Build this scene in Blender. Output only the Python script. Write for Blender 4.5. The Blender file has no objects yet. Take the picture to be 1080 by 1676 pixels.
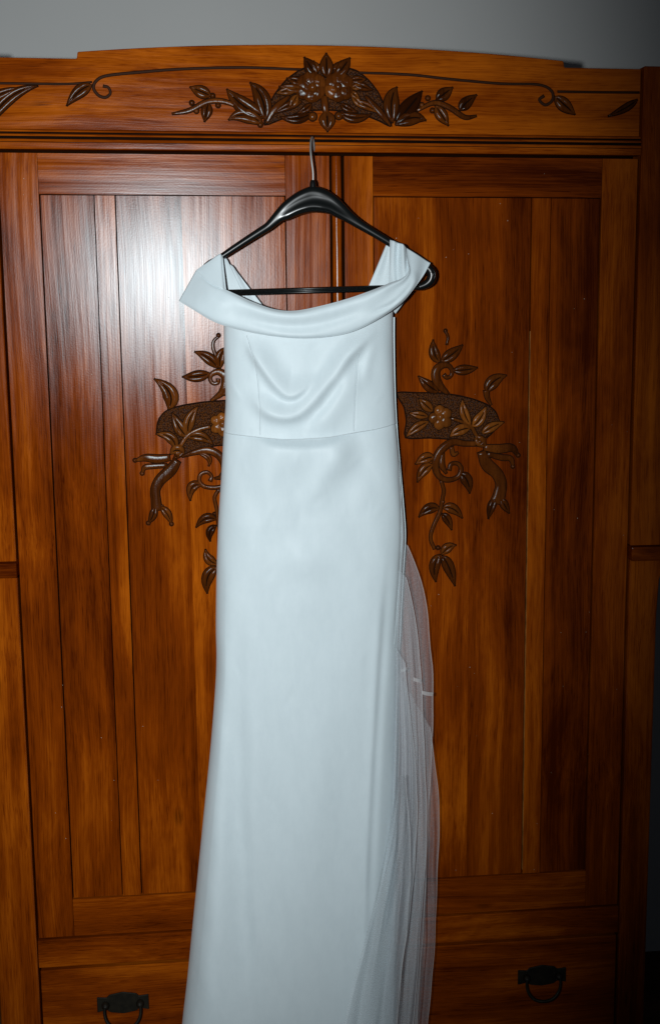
import bpy, bmesh, math, random
import numpy as np
from mathutils import Matrix, Vector
random.seed(7)
rng = np.random.default_rng(7)
scene = bpy.context.scene
col = scene.collection

# ------------------------------------------------------------------ camera
CAM_ROWS = ((0.99209, 0.023813, -0.123245), (-0.125516, 0.176435, -0.976277), (-0.001504, 0.984024, 0.178028))
CAM_LOC = (-0.1942, -2.7428, 1.764)
CAM_LENS = 74.690
CAM_SHIFT = (-0.11396, 0.02958)
cd = bpy.data.cameras.new('camera')
cam = bpy.data.objects.new('camera', cd)
col.objects.link(cam)
cd.sensor_fit = 'HORIZONTAL'; cd.sensor_width = 36.0; cd.lens = CAM_LENS
cd.shift_x, cd.shift_y = CAM_SHIFT
cd.clip_start = 0.05; cd.clip_end = 50
m3 = Matrix(CAM_ROWS)
mw = m3.to_4x4(); mw.translation = CAM_LOC
cam.matrix_world = mw
scene.camera = cam

# ------------------------------------------------------------------ light
world = bpy.data.worlds.new('World'); scene.world = world
world.use_nodes = True
bg = world.node_tree.nodes['Background']
bg.inputs[0].default_value = (0.75, 0.85, 1.0, 1); bg.inputs[1].default_value = 0.030
fl = bpy.data.lights.new('camera_flash', 'SPOT')
fl.energy = 286; fl.shadow_soft_size = 0.035
fl.color = (0.93, 0.985, 1.0)
fl.spot_size = math.radians(79); fl.spot_blend = 1.0
flash = bpy.data.objects.new('camera_flash', fl); col.objects.link(flash)
flash.location = (-0.43, -2.74, 1.775)
aim = Vector((-0.35, 0.0, 1.53))
flash.rotation_euler = (aim - flash.location).to_track_quat('-Z', 'Y').to_euler()
flash.scale = (0.54, 1.0, 1.0)      # upright camera: the flash beam is tall and narrow
scene.view_settings.view_transform = 'Standard'
scene.view_settings.look = 'None'
scene.view_settings.exposure = 0.0
scene.view_settings.gamma = 1.0
scene.view_settings.use_curve_mapping = False
scene.cycles.max_bounces = 8
scene.cycles.transparent_max_bounces = 24

# ------------------------------------------------------------------ measured shapes (metres: x, z on the wardrobe front)
CARVE_RIGHT = [('plate', [(0.1371, 1.5471), (0.1768, 1.5464), (0.2245, 1.5453), (0.2619, 1.5396), (0.294, 1.5314), (0.321, 1.5205), (0.3372, 1.507), (0.3441, 1.491), (0.3456, 1.4817), (0.3283, 1.4619), (0.3162, 1.4528), (0.3001, 1.4432), (0.2812, 1.4493), (0.2516, 1.453), (0.2034, 1.4569), (0.1541, 1.4577), (0.1568, 1.4909), (0.1516, 1.5199)]), ('leaf', (0.223, 1.6094), (0.2071, 1.6238), (0.2097, 1.6523), 0.0196, 'd'), ('leaf', (0.2257, 1.6107), (0.2482, 1.6222), (0.2687, 1.6421), 0.0222, 'd'), ('leaf', (0.2504, 1.5922), (0.2749, 1.5915), (0.2994, 1.597), 0.0188, 'd'), ('leaf', (0.2205, 1.5493), (0.2006, 1.5587), (0.1807, 1.5803), 0.0203, 'd'), ('stem', [(0.2405, 1.5451), (0.2258, 1.5584), (0.2165, 1.5742), (0.2159, 1.5912), (0.2257, 1.6016), (0.2403, 1.6022), (0.2483, 1.5922), (0.2462, 1.5813), (0.2377, 1.5777), (0.2319, 1.5832)], [0.0052, 0.013, 0.0162, 0.0151, 0.0125, 0.0083, 0.0063, 0.0052, 0.0057, 0.0068], 'd'), ('stem', [(0.2375, 1.6444), (0.24, 1.6586), (0.2347, 1.6708)], [0.0031, 0.0031, 0.0031], 'd'), ('berry', (0.2347, 1.6716), 0.0031, 'd'), ('leaf', (0.3194, 1.5469), (0.3285, 1.5744), (0.3593, 1.5807), 0.0248, 'd'), ('stem', [(0.3193, 1.5508), (0.3213, 1.5363), (0.329, 1.5217)], [0.0115, 0.0089, 0.0026], 'd'), ('leaf', (0.2087, 1.51), None, (0.1815, 1.5348), 0.0196, 'p'), ('leaf', (0.1994, 1.4996), None, (0.1614, 1.5067), 0.0151, 'p'), ('leaf', (0.2007, 1.489), (0.1741, 1.4801), (0.1555, 1.4592), 0.0177, 'p'), ('leaf', (0.2869, 1.4812), (0.2688, 1.5053), (0.2699, 1.5316), 0.0188, 'p'), ('leaf', (0.2904, 1.4785), (0.3078, 1.4888), (0.3183, 1.5178), 0.0222, 'p'), ('leaf', (0.2869, 1.4745), (0.2622, 1.4749), (0.2449, 1.4579), 0.0222, 'p'), ('leaf', (0.3107, 1.4635), (0.3294, 1.4779), (0.355, 1.4855), 0.0188, 'p'), ('petal', (0.2242, 1.4984), None, (0.2225, 1.5222), 0.0229, 'p'), ('petal', (0.2242, 1.4984), None, (0.2465, 1.5103), 0.0229, 'p'), ('petal', (0.2242, 1.4984), None, (0.2448, 1.4804), 0.0229, 'p'), ('petal', (0.2242, 1.4984), None, (0.2208, 1.472), 0.0229, 'p'), ('petal', (0.2242, 1.4984), None, (0.2012, 1.493), 0.0229, 'p'), ('flower_eye', (0.2242, 1.4984), 0.0089, 'p'), ('stem', [(0.2474, 1.495), (0.2729, 1.4861), (0.2891, 1.4771), (0.2972, 1.4624), (0.3068, 1.4503)], [0.0036, 0.0057, 0.0068, 0.0068, 0.0052], 'p'), ('leaf', (0.2973, 1.4571), None, (0.3191, 1.4354), 0.0222, 'p'), ('leaf', (0.3001, 1.4384), None, (0.3202, 1.4541), 0.013, 'd'), ('ribbon', [(0.315, 1.4341), (0.3461, 1.4309), (0.3733, 1.4323), (0.3857, 1.4176)], [0.0115, 0.0172, 0.0141, 0.0042], 'd'), ('ribbon', [(0.3219, 1.4206), (0.3518, 1.4129), (0.3708, 1.4104), (0.3759, 1.3955)], [0.0078, 0.0109, 0.0094, 0.0036], 'd'), ('berry', (0.387, 1.4168), 0.0036, 'd'), ('berry', (0.3759, 1.3941), 0.0036, 'd'), ('ribbon', [(0.3097, 1.4261), (0.3221, 1.3991), (0.3426, 1.3799), (0.3518, 1.3581), (0.3485, 1.3365), (0.3433, 1.3176)], [0.0156, 0.024, 0.0219, 0.0219, 0.024, 0.0287], 'd'), ('leaf', (0.3404, 1.3285), (0.331, 1.3151), (0.3259, 1.2867), 0.0162, 'd'), ('leaf', (0.3514, 1.3283), (0.3583, 1.3146), (0.3689, 1.2974), 0.0162, 'd'), ('stem', [(0.2974, 1.4423), (0.2732, 1.4433), (0.2543, 1.447), (0.2383, 1.4406), (0.2236, 1.4262), (0.2148, 1.4077), (0.217, 1.3862), (0.2291, 1.3718), (0.2466, 1.3688), (0.2628, 1.376), (0.2681, 1.392), (0.2599, 1.4023), (0.247, 1.4009), (0.2433, 1.3892)], [0.0094, 0.0104, 0.0125, 0.0141, 0.0146, 0.0136, 0.0115, 0.0099, 0.0083, 0.0073, 0.0068, 0.0063, 0.0063, 0.0073], 'd'), ('stem', [(0.2477, 1.4365), (0.2518, 1.4212), (0.2612, 1.4242)], [0.0068, 0.0078, 0.0036], 'd'), ('stem', [(0.2303, 1.4234), (0.2282, 1.4007), (0.2372, 1.3824)], [0.0057, 0.0115, 0.0036], 'd'), ('leaf', (0.2115, 1.4157), (0.1955, 1.4187), (0.1749, 1.403), 0.0209, 'd'), ('leaf', (0.2089, 1.4011), (0.1875, 1.3948), (0.1781, 1.3663), 0.0196, 'd'), ('leaf', (0.266, 1.3808), (0.2844, 1.3729), (0.2863, 1.341), 0.0222, 'd'), ('stem', [(0.2264, 1.3673), (0.2322, 1.347), (0.2285, 1.3228), (0.224, 1.3012), (0.2105, 1.2717), (0.2052, 1.2473), (0.2133, 1.2253)], [0.0047, 0.0057, 0.0057, 0.0063, 0.0057, 0.0052, 0.0047], 'd'), ('leaf', (0.2231, 1.3094), (0.201, 1.318), (0.1816, 1.2935), 0.0203, 'd'), ('leaf', (0.2307, 1.3106), (0.2523, 1.3169), (0.2706, 1.2893), 0.0196, 'd'), ('leaf', (0.2286, 1.2984), (0.2416, 1.29), (0.2487, 1.2653), 0.0156, 'd'), ('leaf', (0.2283, 1.2126), (0.2391, 1.2315), (0.2573, 1.2318), 0.0188, 'd'), ('leaf', (0.2242, 1.2127), (0.2066, 1.1926), (0.2162, 1.1566), 0.0209, 'd'), ('leaf', (0.2297, 1.2098), (0.2447, 1.1916), (0.2564, 1.1466), 0.0222, 'd'), ('berry', (0.2207, 1.2273), 0.0039, 'd'), ('berry', (0.2306, 1.3233), 0.0031, 'd')]
CARVE_LEFT = [('plate', [(-0.3405, 1.4906), (-0.336, 1.5029), (-0.3263, 1.5138), (-0.3129, 1.5213), (-0.2845, 1.5279), (-0.2467, 1.533), (-0.2088, 1.5352), (-0.1709, 1.5355), (-0.1453, 1.5338), (-0.1554, 1.5043), (-0.1589, 1.4774), (-0.1538, 1.4484), (-0.1824, 1.4489), (-0.211, 1.4489), (-0.23, 1.4477), (-0.253, 1.4419), (-0.2797, 1.4347), (-0.2931, 1.431), (-0.3077, 1.4461), (-0.3241, 1.4626), (-0.3417, 1.4715)]), ('leaf', (-0.2204, 1.6012), (-0.2348, 1.6249), (-0.2636, 1.633), 0.0202, 'd'), ('leaf', (-0.2157, 1.6002), (-0.2197, 1.6266), (-0.2034, 1.6406), 0.0193, 'd'), ('leaf', (-0.2357, 1.5905), (-0.2641, 1.5827), (-0.2888, 1.5843), 0.0208, 'd'), ('stem', [(-0.2221, 1.6219), (-0.2284, 1.6399), (-0.2269, 1.6539), (-0.2173, 1.663)], [0.0042, 0.0046, 0.0039, 0.0027], 'd'), ('berry', (-0.2173, 1.6653), 0.0035, 'd'), ('stem', [(-0.2349, 1.5368), (-0.2141, 1.5518), (-0.2052, 1.5698), (-0.2057, 1.5849), (-0.2187, 1.5934), (-0.2316, 1.5897), (-0.236, 1.5799), (-0.2302, 1.5708), (-0.2211, 1.5722), (-0.22, 1.579)], [0.0031, 0.0116, 0.0162, 0.0162, 0.0108, 0.0077, 0.0058, 0.005, 0.005, 0.0066], 'd'), ('leaf', (-0.3195, 1.5208), (-0.2988, 1.5537), (-0.3437, 1.5803), 0.0289, 'd'), ('leaf', (-0.2854, 1.4668), (-0.2991, 1.4795), (-0.3117, 1.5125), 0.0231, 'p'), ('leaf', (-0.2821, 1.4706), (-0.2854, 1.4984), (-0.2616, 1.5252), 0.0216, 'p'), ('leaf', (-0.2841, 1.4636), (-0.2558, 1.475), (-0.2342, 1.4493), 0.0202, 'p'), ('leaf', (-0.3069, 1.4422), (-0.3088, 1.472), (-0.3436, 1.4721), 0.0193, 'p'), ('stem', [(-0.2385, 1.4847), (-0.2595, 1.4797), (-0.2787, 1.4706), (-0.2884, 1.4617), (-0.2973, 1.4478)], [0.0058, 0.0073, 0.0069, 0.0069, 0.0069], 'p'), ('petal', (-0.2137, 1.4907), None, (-0.2358, 1.5019), 0.02, 'p'), ('petal', (-0.2137, 1.4907), None, (-0.216, 1.5131), 0.02, 'p'), ('petal', (-0.2137, 1.4907), None, (-0.1936, 1.4991), 0.02, 'p'), ('petal', (-0.2137, 1.4907), None, (-0.1961, 1.476), 0.02, 'p'), ('petal', (-0.2137, 1.4907), None, (-0.2134, 1.4648), 0.02, 'p'), ('petal', (-0.2137, 1.4907), None, (-0.2354, 1.4757), 0.02, 'p'), ('flower_eye', (-0.2137, 1.4907), 0.0089, 'p'), ('leaf', (-0.2912, 1.4314), (-0.3058, 1.447), (-0.3176, 1.4318), 0.0231, 'p'), ('leaf', (-0.2919, 1.4381), None, (-0.3122, 1.4221), 0.0116, 'd'), ('stem', [(-0.2951, 1.4261), (-0.2703, 1.4339), (-0.2455, 1.4379), (-0.2248, 1.4291), (-0.2119, 1.4107), (-0.2106, 1.3893)], [0.0035, 0.0092, 0.0127, 0.0135, 0.0135, 0.0135], 'd'), ('stem', [(-0.2104, 1.3945), (-0.2203, 1.383), (-0.2318, 1.3809)], [0.0116, 0.0077, 0.0023], 'd'), ('stem', [(-0.2414, 1.376), (-0.2381, 1.3849), (-0.2467, 1.3936), (-0.2597, 1.3896), (-0.2628, 1.376), (-0.2532, 1.365), (-0.2323, 1.3618), (-0.2111, 1.3653)], [0.0058, 0.0042, 0.0046, 0.005, 0.0054, 0.0058, 0.0062, 0.0069], 'd'), ('leaf', (-0.2627, 1.4321), (-0.2344, 1.4259), (-0.2429, 1.4071), 0.0096, 'd'), ('ribbon', [(-0.3197, 1.4244), (-0.3443, 1.422), (-0.3668, 1.4247), (-0.3857, 1.42)], [0.0116, 0.0162, 0.0127, 0.0035], 'd'), ('ribbon', [(-0.3259, 1.4086), (-0.3542, 1.4075), (-0.369, 1.4055), (-0.3744, 1.3948)], [0.0069, 0.0089, 0.0081, 0.0027], 'd'), ('berry', (-0.388, 1.4201), 0.0035, 'd'), ('berry', (-0.3748, 1.3937), 0.0035, 'd'), ('ribbon', [(-0.3048, 1.4184), (-0.3186, 1.3994), (-0.3401, 1.3795), (-0.3501, 1.3603), (-0.3498, 1.3409), (-0.3477, 1.3185)], [0.0146, 0.0212, 0.02, 0.0177, 0.0177, 0.0212], 'd'), ('leaf', (-0.3522, 1.3273), (-0.3539, 1.3059), (-0.366, 1.2935), 0.0139, 'd'), ('leaf', (-0.3409, 1.3251), (-0.3251, 1.3131), (-0.3207, 1.2911), 0.015, 'd'), ('berry', (-0.3662, 1.2929), 0.0035, 'd'), ('berry', (-0.3205, 1.2899), 0.0035, 'd'), ('stem', [(-0.3509, 1.3812), (-0.3365, 1.372)], [0.0023, 0.0023], 'd'), ('stem', [(-0.3496, 1.3766), (-0.3375, 1.3694)], [0.0023, 0.0023], 'd'), ('stem', [(-0.3527, 1.3289), (-0.3361, 1.327)], [0.0023, 0.0023], 'd'), ('stem', [(-0.3523, 1.3242), (-0.3372, 1.3235)], [0.0023, 0.0023], 'd'), ('leaf', (-0.2579, 1.3682), (-0.2853, 1.3745), (-0.2816, 1.3379), 0.0183, 'd'), ('leaf', (-0.2305, 1.2972), (-0.2528, 1.3095), (-0.2711, 1.2828), 0.0177, 'd'), ('leaf', (-0.232, 1.2845), (-0.2499, 1.276), (-0.2447, 1.2538), 0.0145, 'd'), ('stem', [(-0.2237, 1.3587), (-0.2332, 1.3423), (-0.2299, 1.3188), (-0.2282, 1.2972), (-0.2233, 1.2636), (-0.225, 1.2339), (-0.2296, 1.2063)], [0.0046, 0.0046, 0.0046, 0.0046, 0.0046, 0.0046, 0.0046], 'd'), ('leaf', (-0.2305, 1.2059), (-0.2535, 1.2109), (-0.2542, 1.2351), 0.0177, 'd'), ('leaf', (-0.2317, 1.1994), (-0.26, 1.1852), (-0.2534, 1.1461), 0.0231, 'd'), ('berry', (-0.2346, 1.3091), 0.0027, 'd'), ('leaf', (-0.2205, 1.5493), (-0.2006, 1.5587), (-0.1807, 1.5803), 0.0203, 'd'), ('leaf', (-0.2087, 1.51), None, (-0.1815, 1.5348), 0.0196, 'p'), ('leaf', (-0.1994, 1.4996), None, (-0.1614, 1.5067), 0.0151, 'p'), ('leaf', (-0.2007, 1.489), (-0.1741, 1.4801), (-0.1555, 1.4592), 0.0177, 'p'), ('leaf', (-0.2115, 1.4157), (-0.1955, 1.4187), (-0.1749, 1.403), 0.0209, 'd'), ('leaf', (-0.2089, 1.4011), (-0.1875, 1.3948), (-0.1781, 1.3663), 0.0196, 'd'), ('leaf', (-0.2231, 1.3094), (-0.201, 1.318), (-0.1816, 1.2935), 0.0203, 'd')]
CARVE_FRIEZE = [('plate', [(-0.1188, 2.0672), (-0.1104, 2.098), (-0.097, 2.1233), (-0.0758, 2.1486), (-0.0548, 2.1639), (-0.0391, 2.1716), (0.0001, 2.1793), (0.0392, 2.173), (0.0602, 2.1671), (0.0811, 2.1511), (0.0994, 2.1287), (0.1151, 2.0961), (0.1257, 2.0677), (0.1018, 2.0781), (0.0754, 2.0874), (0.0359, 2.095), (-0.0035, 2.097), (-0.0428, 2.0939), (-0.0821, 2.0808)]), ('leaf', (-0.0184, 2.1583), None, (-0.0406, 2.191), 0.0231, 'd'), ('leaf', (0.0011, 2.1561), None, (0.0009, 2.1992), 0.025, 'd'), ('leaf', (0.0213, 2.1589), None, (0.0457, 2.1916), 0.0231, 'd'), ('leaf', (-0.0434, 2.1441), None, (-0.0744, 2.1523), 0.0169, 'd'), ('leaf', (-0.0435, 2.1316), None, (-0.089, 2.1371), 0.0163, 'd'), ('leaf', (-0.0478, 2.1102), (-0.0687, 2.1061), (-0.1002, 2.0881), 0.0152, 'd'), ('leaf', (0.0469, 2.1506), None, (0.0758, 2.153), 0.0163, 'd'), ('leaf', (0.0495, 2.1456), None, (0.0889, 2.1336), 0.0158, 'd'), ('leaf', (0.0545, 2.1104), (0.0755, 2.1082), (0.1019, 2.0908), 0.0152, 'd'), ('leaf', (-0.0295, 2.1067), (-0.0349, 2.0965), (-0.0559, 2.0887), 0.0136, 'd'), ('leaf', (0.0281, 2.1075), (0.0359, 2.0975), (0.0596, 2.0923), 0.0136, 'd'), ('leaf', (-0.0157, 2.1645), None, (-0.0233, 2.1844), 0.0163, 'd'), ('leaf', (0.0169, 2.1651), None, (0.0289, 2.1853), 0.0163, 'd'), ('petal', (-0.026, 2.1374), None, (-0.0326, 2.1668), 0.0321, 'd'), ('petal', (-0.026, 2.1374), None, (-0.0563, 2.1501), 0.0321, 'd'), ('petal', (-0.026, 2.1374), None, (-0.0575, 2.1239), 0.0321, 'd'), ('petal', (-0.026, 2.1374), None, (-0.0308, 2.1087), 0.0321, 'd'), ('petal', (-0.026, 2.1374), None, (-0.0053, 2.1209), 0.0321, 'd'), ('petal', (-0.026, 2.1374), None, (-0.0049, 2.156), 0.0321, 'd'), ('flower_eye', (-0.026, 2.1374), 0.0098, 'd'), ('petal', (0.0232, 2.1389), None, (0.0025, 2.1574), 0.031, 'd'), ('petal', (0.0232, 2.1389), None, (-0.0001, 2.1222), 0.031, 'd'), ('petal', (0.0232, 2.1389), None, (0.0229, 2.1105), 0.031, 'd'), ('petal', (0.0232, 2.1389), None, (0.0506, 2.123), 0.031, 'd'), ('petal', (0.0232, 2.1389), None, (0.0509, 2.1519), 0.031, 'd'), ('petal', (0.0232, 2.1389), None, (0.03, 2.1683), 0.031, 'd'), ('flower_eye', (0.0232, 2.1389), 0.0092, 'd'), ('leaf', (-0.0552, 2.1339), None, (-0.0949, 2.1253), 0.0163, 'p'), ('leaf', (-0.0554, 2.1226), None, (-0.0707, 2.0956), 0.0169, 'p'), ('leaf', (0.0494, 2.1368), None, (0.07, 2.1414), 0.0125, 'p'), ('leaf', (0.0467, 2.1305), None, (0.064, 2.1156), 0.0125, 'p'), ('leaf', (0.0493, 2.1217), None, (0.0734, 2.0985), 0.0136, 'p'), ('stem', [(-0.0711, 2.1199), (-0.0974, 2.0982), (-0.1156, 2.0703)], [0.0044, 0.0109, 0.0027], 'd'), ('stem', [(0.0756, 2.1221), (0.1032, 2.0934), (0.1243, 2.0677)], [0.0044, 0.012, 0.0027], 'd'), ('stem', [(-0.0045, 2.1209), (-0.0022, 2.0995), (0.0005, 2.0831)], [0.0109, 0.0125, 0.0038], 'd'), ('leaf', (-0.0285, 2.0891), (-0.0562, 2.0711), (-0.0879, 2.0812), 0.0169, 'd'), ('leaf', (0.0266, 2.0898), (0.0541, 2.0724), (0.0865, 2.0886), 0.0169, 'd'), ('leaf', (0.0012, 2.0933), None, (0.0018, 2.0561), 0.0299, 'd'), ('berry', (-0.0267, 2.0828), 0.0082, 'd'), ('berry', (0.0237, 2.0847), 0.0071, 'd'), ('scroll_line', [(-0.0479, 2.1694), (-0.1554, 2.1714), (-0.2707, 2.1667), (-0.3565, 2.1591), (-0.4134, 2.1521), (-0.433, 2.1429), (-0.4392, 2.1296), (-0.4307, 2.1164), (-0.4178, 2.1127), (-0.4084, 2.1201), (-0.4114, 2.1306), (-0.4209, 2.1332)], [0.0031, 0.0037, 0.0037, 0.0043, 0.0043, 0.0043, 0.0043, 0.0043, 0.0043, 0.0037, 0.0037, 0.0049], 'd'), ('scroll_line', [(-0.6436, 2.1352), (-0.5546, 2.1355), (-0.4874, 2.136), (-0.4421, 2.14)], [0.0031, 0.0031, 0.0031, 0.0024], 'd'), ('leaf', (-0.4424, 2.1339), (-0.464, 2.1297), (-0.4891, 2.0973), 0.022, 'd'), ('leaf', (-0.6367, 2.0582), (-0.5999, 2.1221), (-0.5425, 2.1313), 0.0208, 'd'), ('leaf', (-0.6516, 2.0911), (-0.6112, 2.1192), (-0.5763, 2.1263), 0.0171, 'd'), ('leaf', (-0.2203, 2.1184), None, (-0.2579, 2.1335), 0.022, 'd'), ('leaf', (-0.2252, 2.1055), None, (-0.2331, 2.0716), 0.0196, 'd'), ('stem', [(-0.2933, 2.0843), (-0.2614, 2.0909), (-0.2263, 2.1077), (-0.1917, 2.1076), (-0.1543, 2.0913)], [0.0024, 0.0073, 0.0086, 0.0073, 0.0037], 'd'), ('berry', (-0.2168, 2.1185), 0.0043, 'd'), ('berry', (-0.2564, 2.105), 0.0043, 'd'), ('berry', (-0.2482, 2.09), 0.0043, 'd'), ('berry', (-0.2069, 2.1012), 0.0043, 'd'), ('berry', (-0.1274, 2.0662), 0.0043, 'd'), ('leaf', (-0.1178, 2.0805), (-0.1629, 2.0951), (-0.1888, 2.1301), 0.0318, 'd'), ('leaf', (-0.1179, 2.0748), (-0.1158, 2.1211), (-0.1445, 2.1431), 0.0306, 'd'), ('leaf', (-0.1227, 2.0674), (-0.1571, 2.0952), (-0.1866, 2.0751), 0.0257, 'd'), ('scroll_line', [(0.0638, 2.1656), (0.1557, 2.1638), (0.2456, 2.1562), (0.3423, 2.1497), (0.4154, 2.1492), (0.4425, 2.1381), (0.4453, 2.1208), (0.4313, 2.1108), (0.4189, 2.1204), (0.428, 2.1281)], [0.0031, 0.0037, 0.0037, 0.0037, 0.0037, 0.0043, 0.0043, 0.0043, 0.0043, 0.0049], 'd'), ('scroll_line', [(0.4554, 2.1365), (0.5386, 2.1366), (0.6205, 2.1373)], [0.0031, 0.0031, 0.0031], 'd'), ('leaf', (0.4494, 2.1266), None, (0.4901, 2.0942), 0.0245, 'd'), ('leaf', (0.6166, 2.1233), (0.5953, 2.1055), (0.5596, 2.0916), 0.0135, 'd'), ('leaf', (0.1287, 2.0734), (0.1199, 2.1189), (0.1366, 2.1391), 0.0294, 'd'), ('leaf', (0.1346, 2.0723), (0.1616, 2.1024), (0.1856, 2.1324), 0.0306, 'd'), ('leaf', (0.1346, 2.0694), (0.1676, 2.0911), (0.1929, 2.0788), 0.0257, 'd'), ('leaf', (0.2144, 2.1175), None, (0.2456, 2.1402), 0.022, 'd'), ('leaf', (0.2127, 2.106), None, (0.2375, 2.0701), 0.022, 'd'), ('stem', [(0.1766, 2.0969), (0.2096, 2.1117), (0.2398, 2.1035), (0.2701, 2.0855), (0.2931, 2.0881)], [0.0037, 0.0073, 0.0086, 0.0073, 0.0024], 'd'), ('leaf', (0.2609, 2.0981), (0.2699, 2.1125), (0.2928, 2.1272), 0.0208, 'd'), ('berry', (0.1976, 2.1201), 0.0043, 'd'), ('berry', (0.2067, 2.0973), 0.0043, 'd'), ('berry', (0.1856, 2.1073), 0.0043, 'd')]
EDGE_L = [(-0.2058, 1.7179), (-0.2073, 1.654), (-0.2068, 1.5836), (-0.2067, 1.5364), (-0.2118, 1.4769), (-0.2186, 1.393), (-0.227, 1.2959), (-0.2334, 1.1853), (-0.2372, 1.0855), (-0.2377, 1.0224), (-0.2417, 0.959), (-0.2533, 0.8437), (-0.2691, 0.7139), (-0.2852, 0.5821), (-0.3015, 0.4482), (-0.3164, 0.3259), (-0.3293, 0.2297), (-0.3429, 0.1184), (-0.3566, 0.0057)]
EDGE_R = [(0.1235, 1.7284), (0.1233, 1.6518), (0.1254, 1.5563), (0.1289, 1.4876), (0.136, 1.3985), (0.142, 1.3244), (0.1456, 1.2622), (0.1418, 1.1996), (0.1354, 1.0858), (0.1314, 0.9831), (0.1285, 0.8528), (0.127, 0.7337), (0.1265, 0.5584), (0.1235, 0.3933), (0.119, 0.1964), (0.116, 0.0818), (0.1116, -0.0342)]
WAIST = [(-0.2188, 1.4794), (-0.1775, 1.4764), (-0.1407, 1.4735), (-0.0884, 1.4679), (-0.0525, 1.4673), (-0.0044, 1.4702), (0.0439, 1.4779), (0.0924, 1.4845), (0.1362, 1.4911)]
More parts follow.
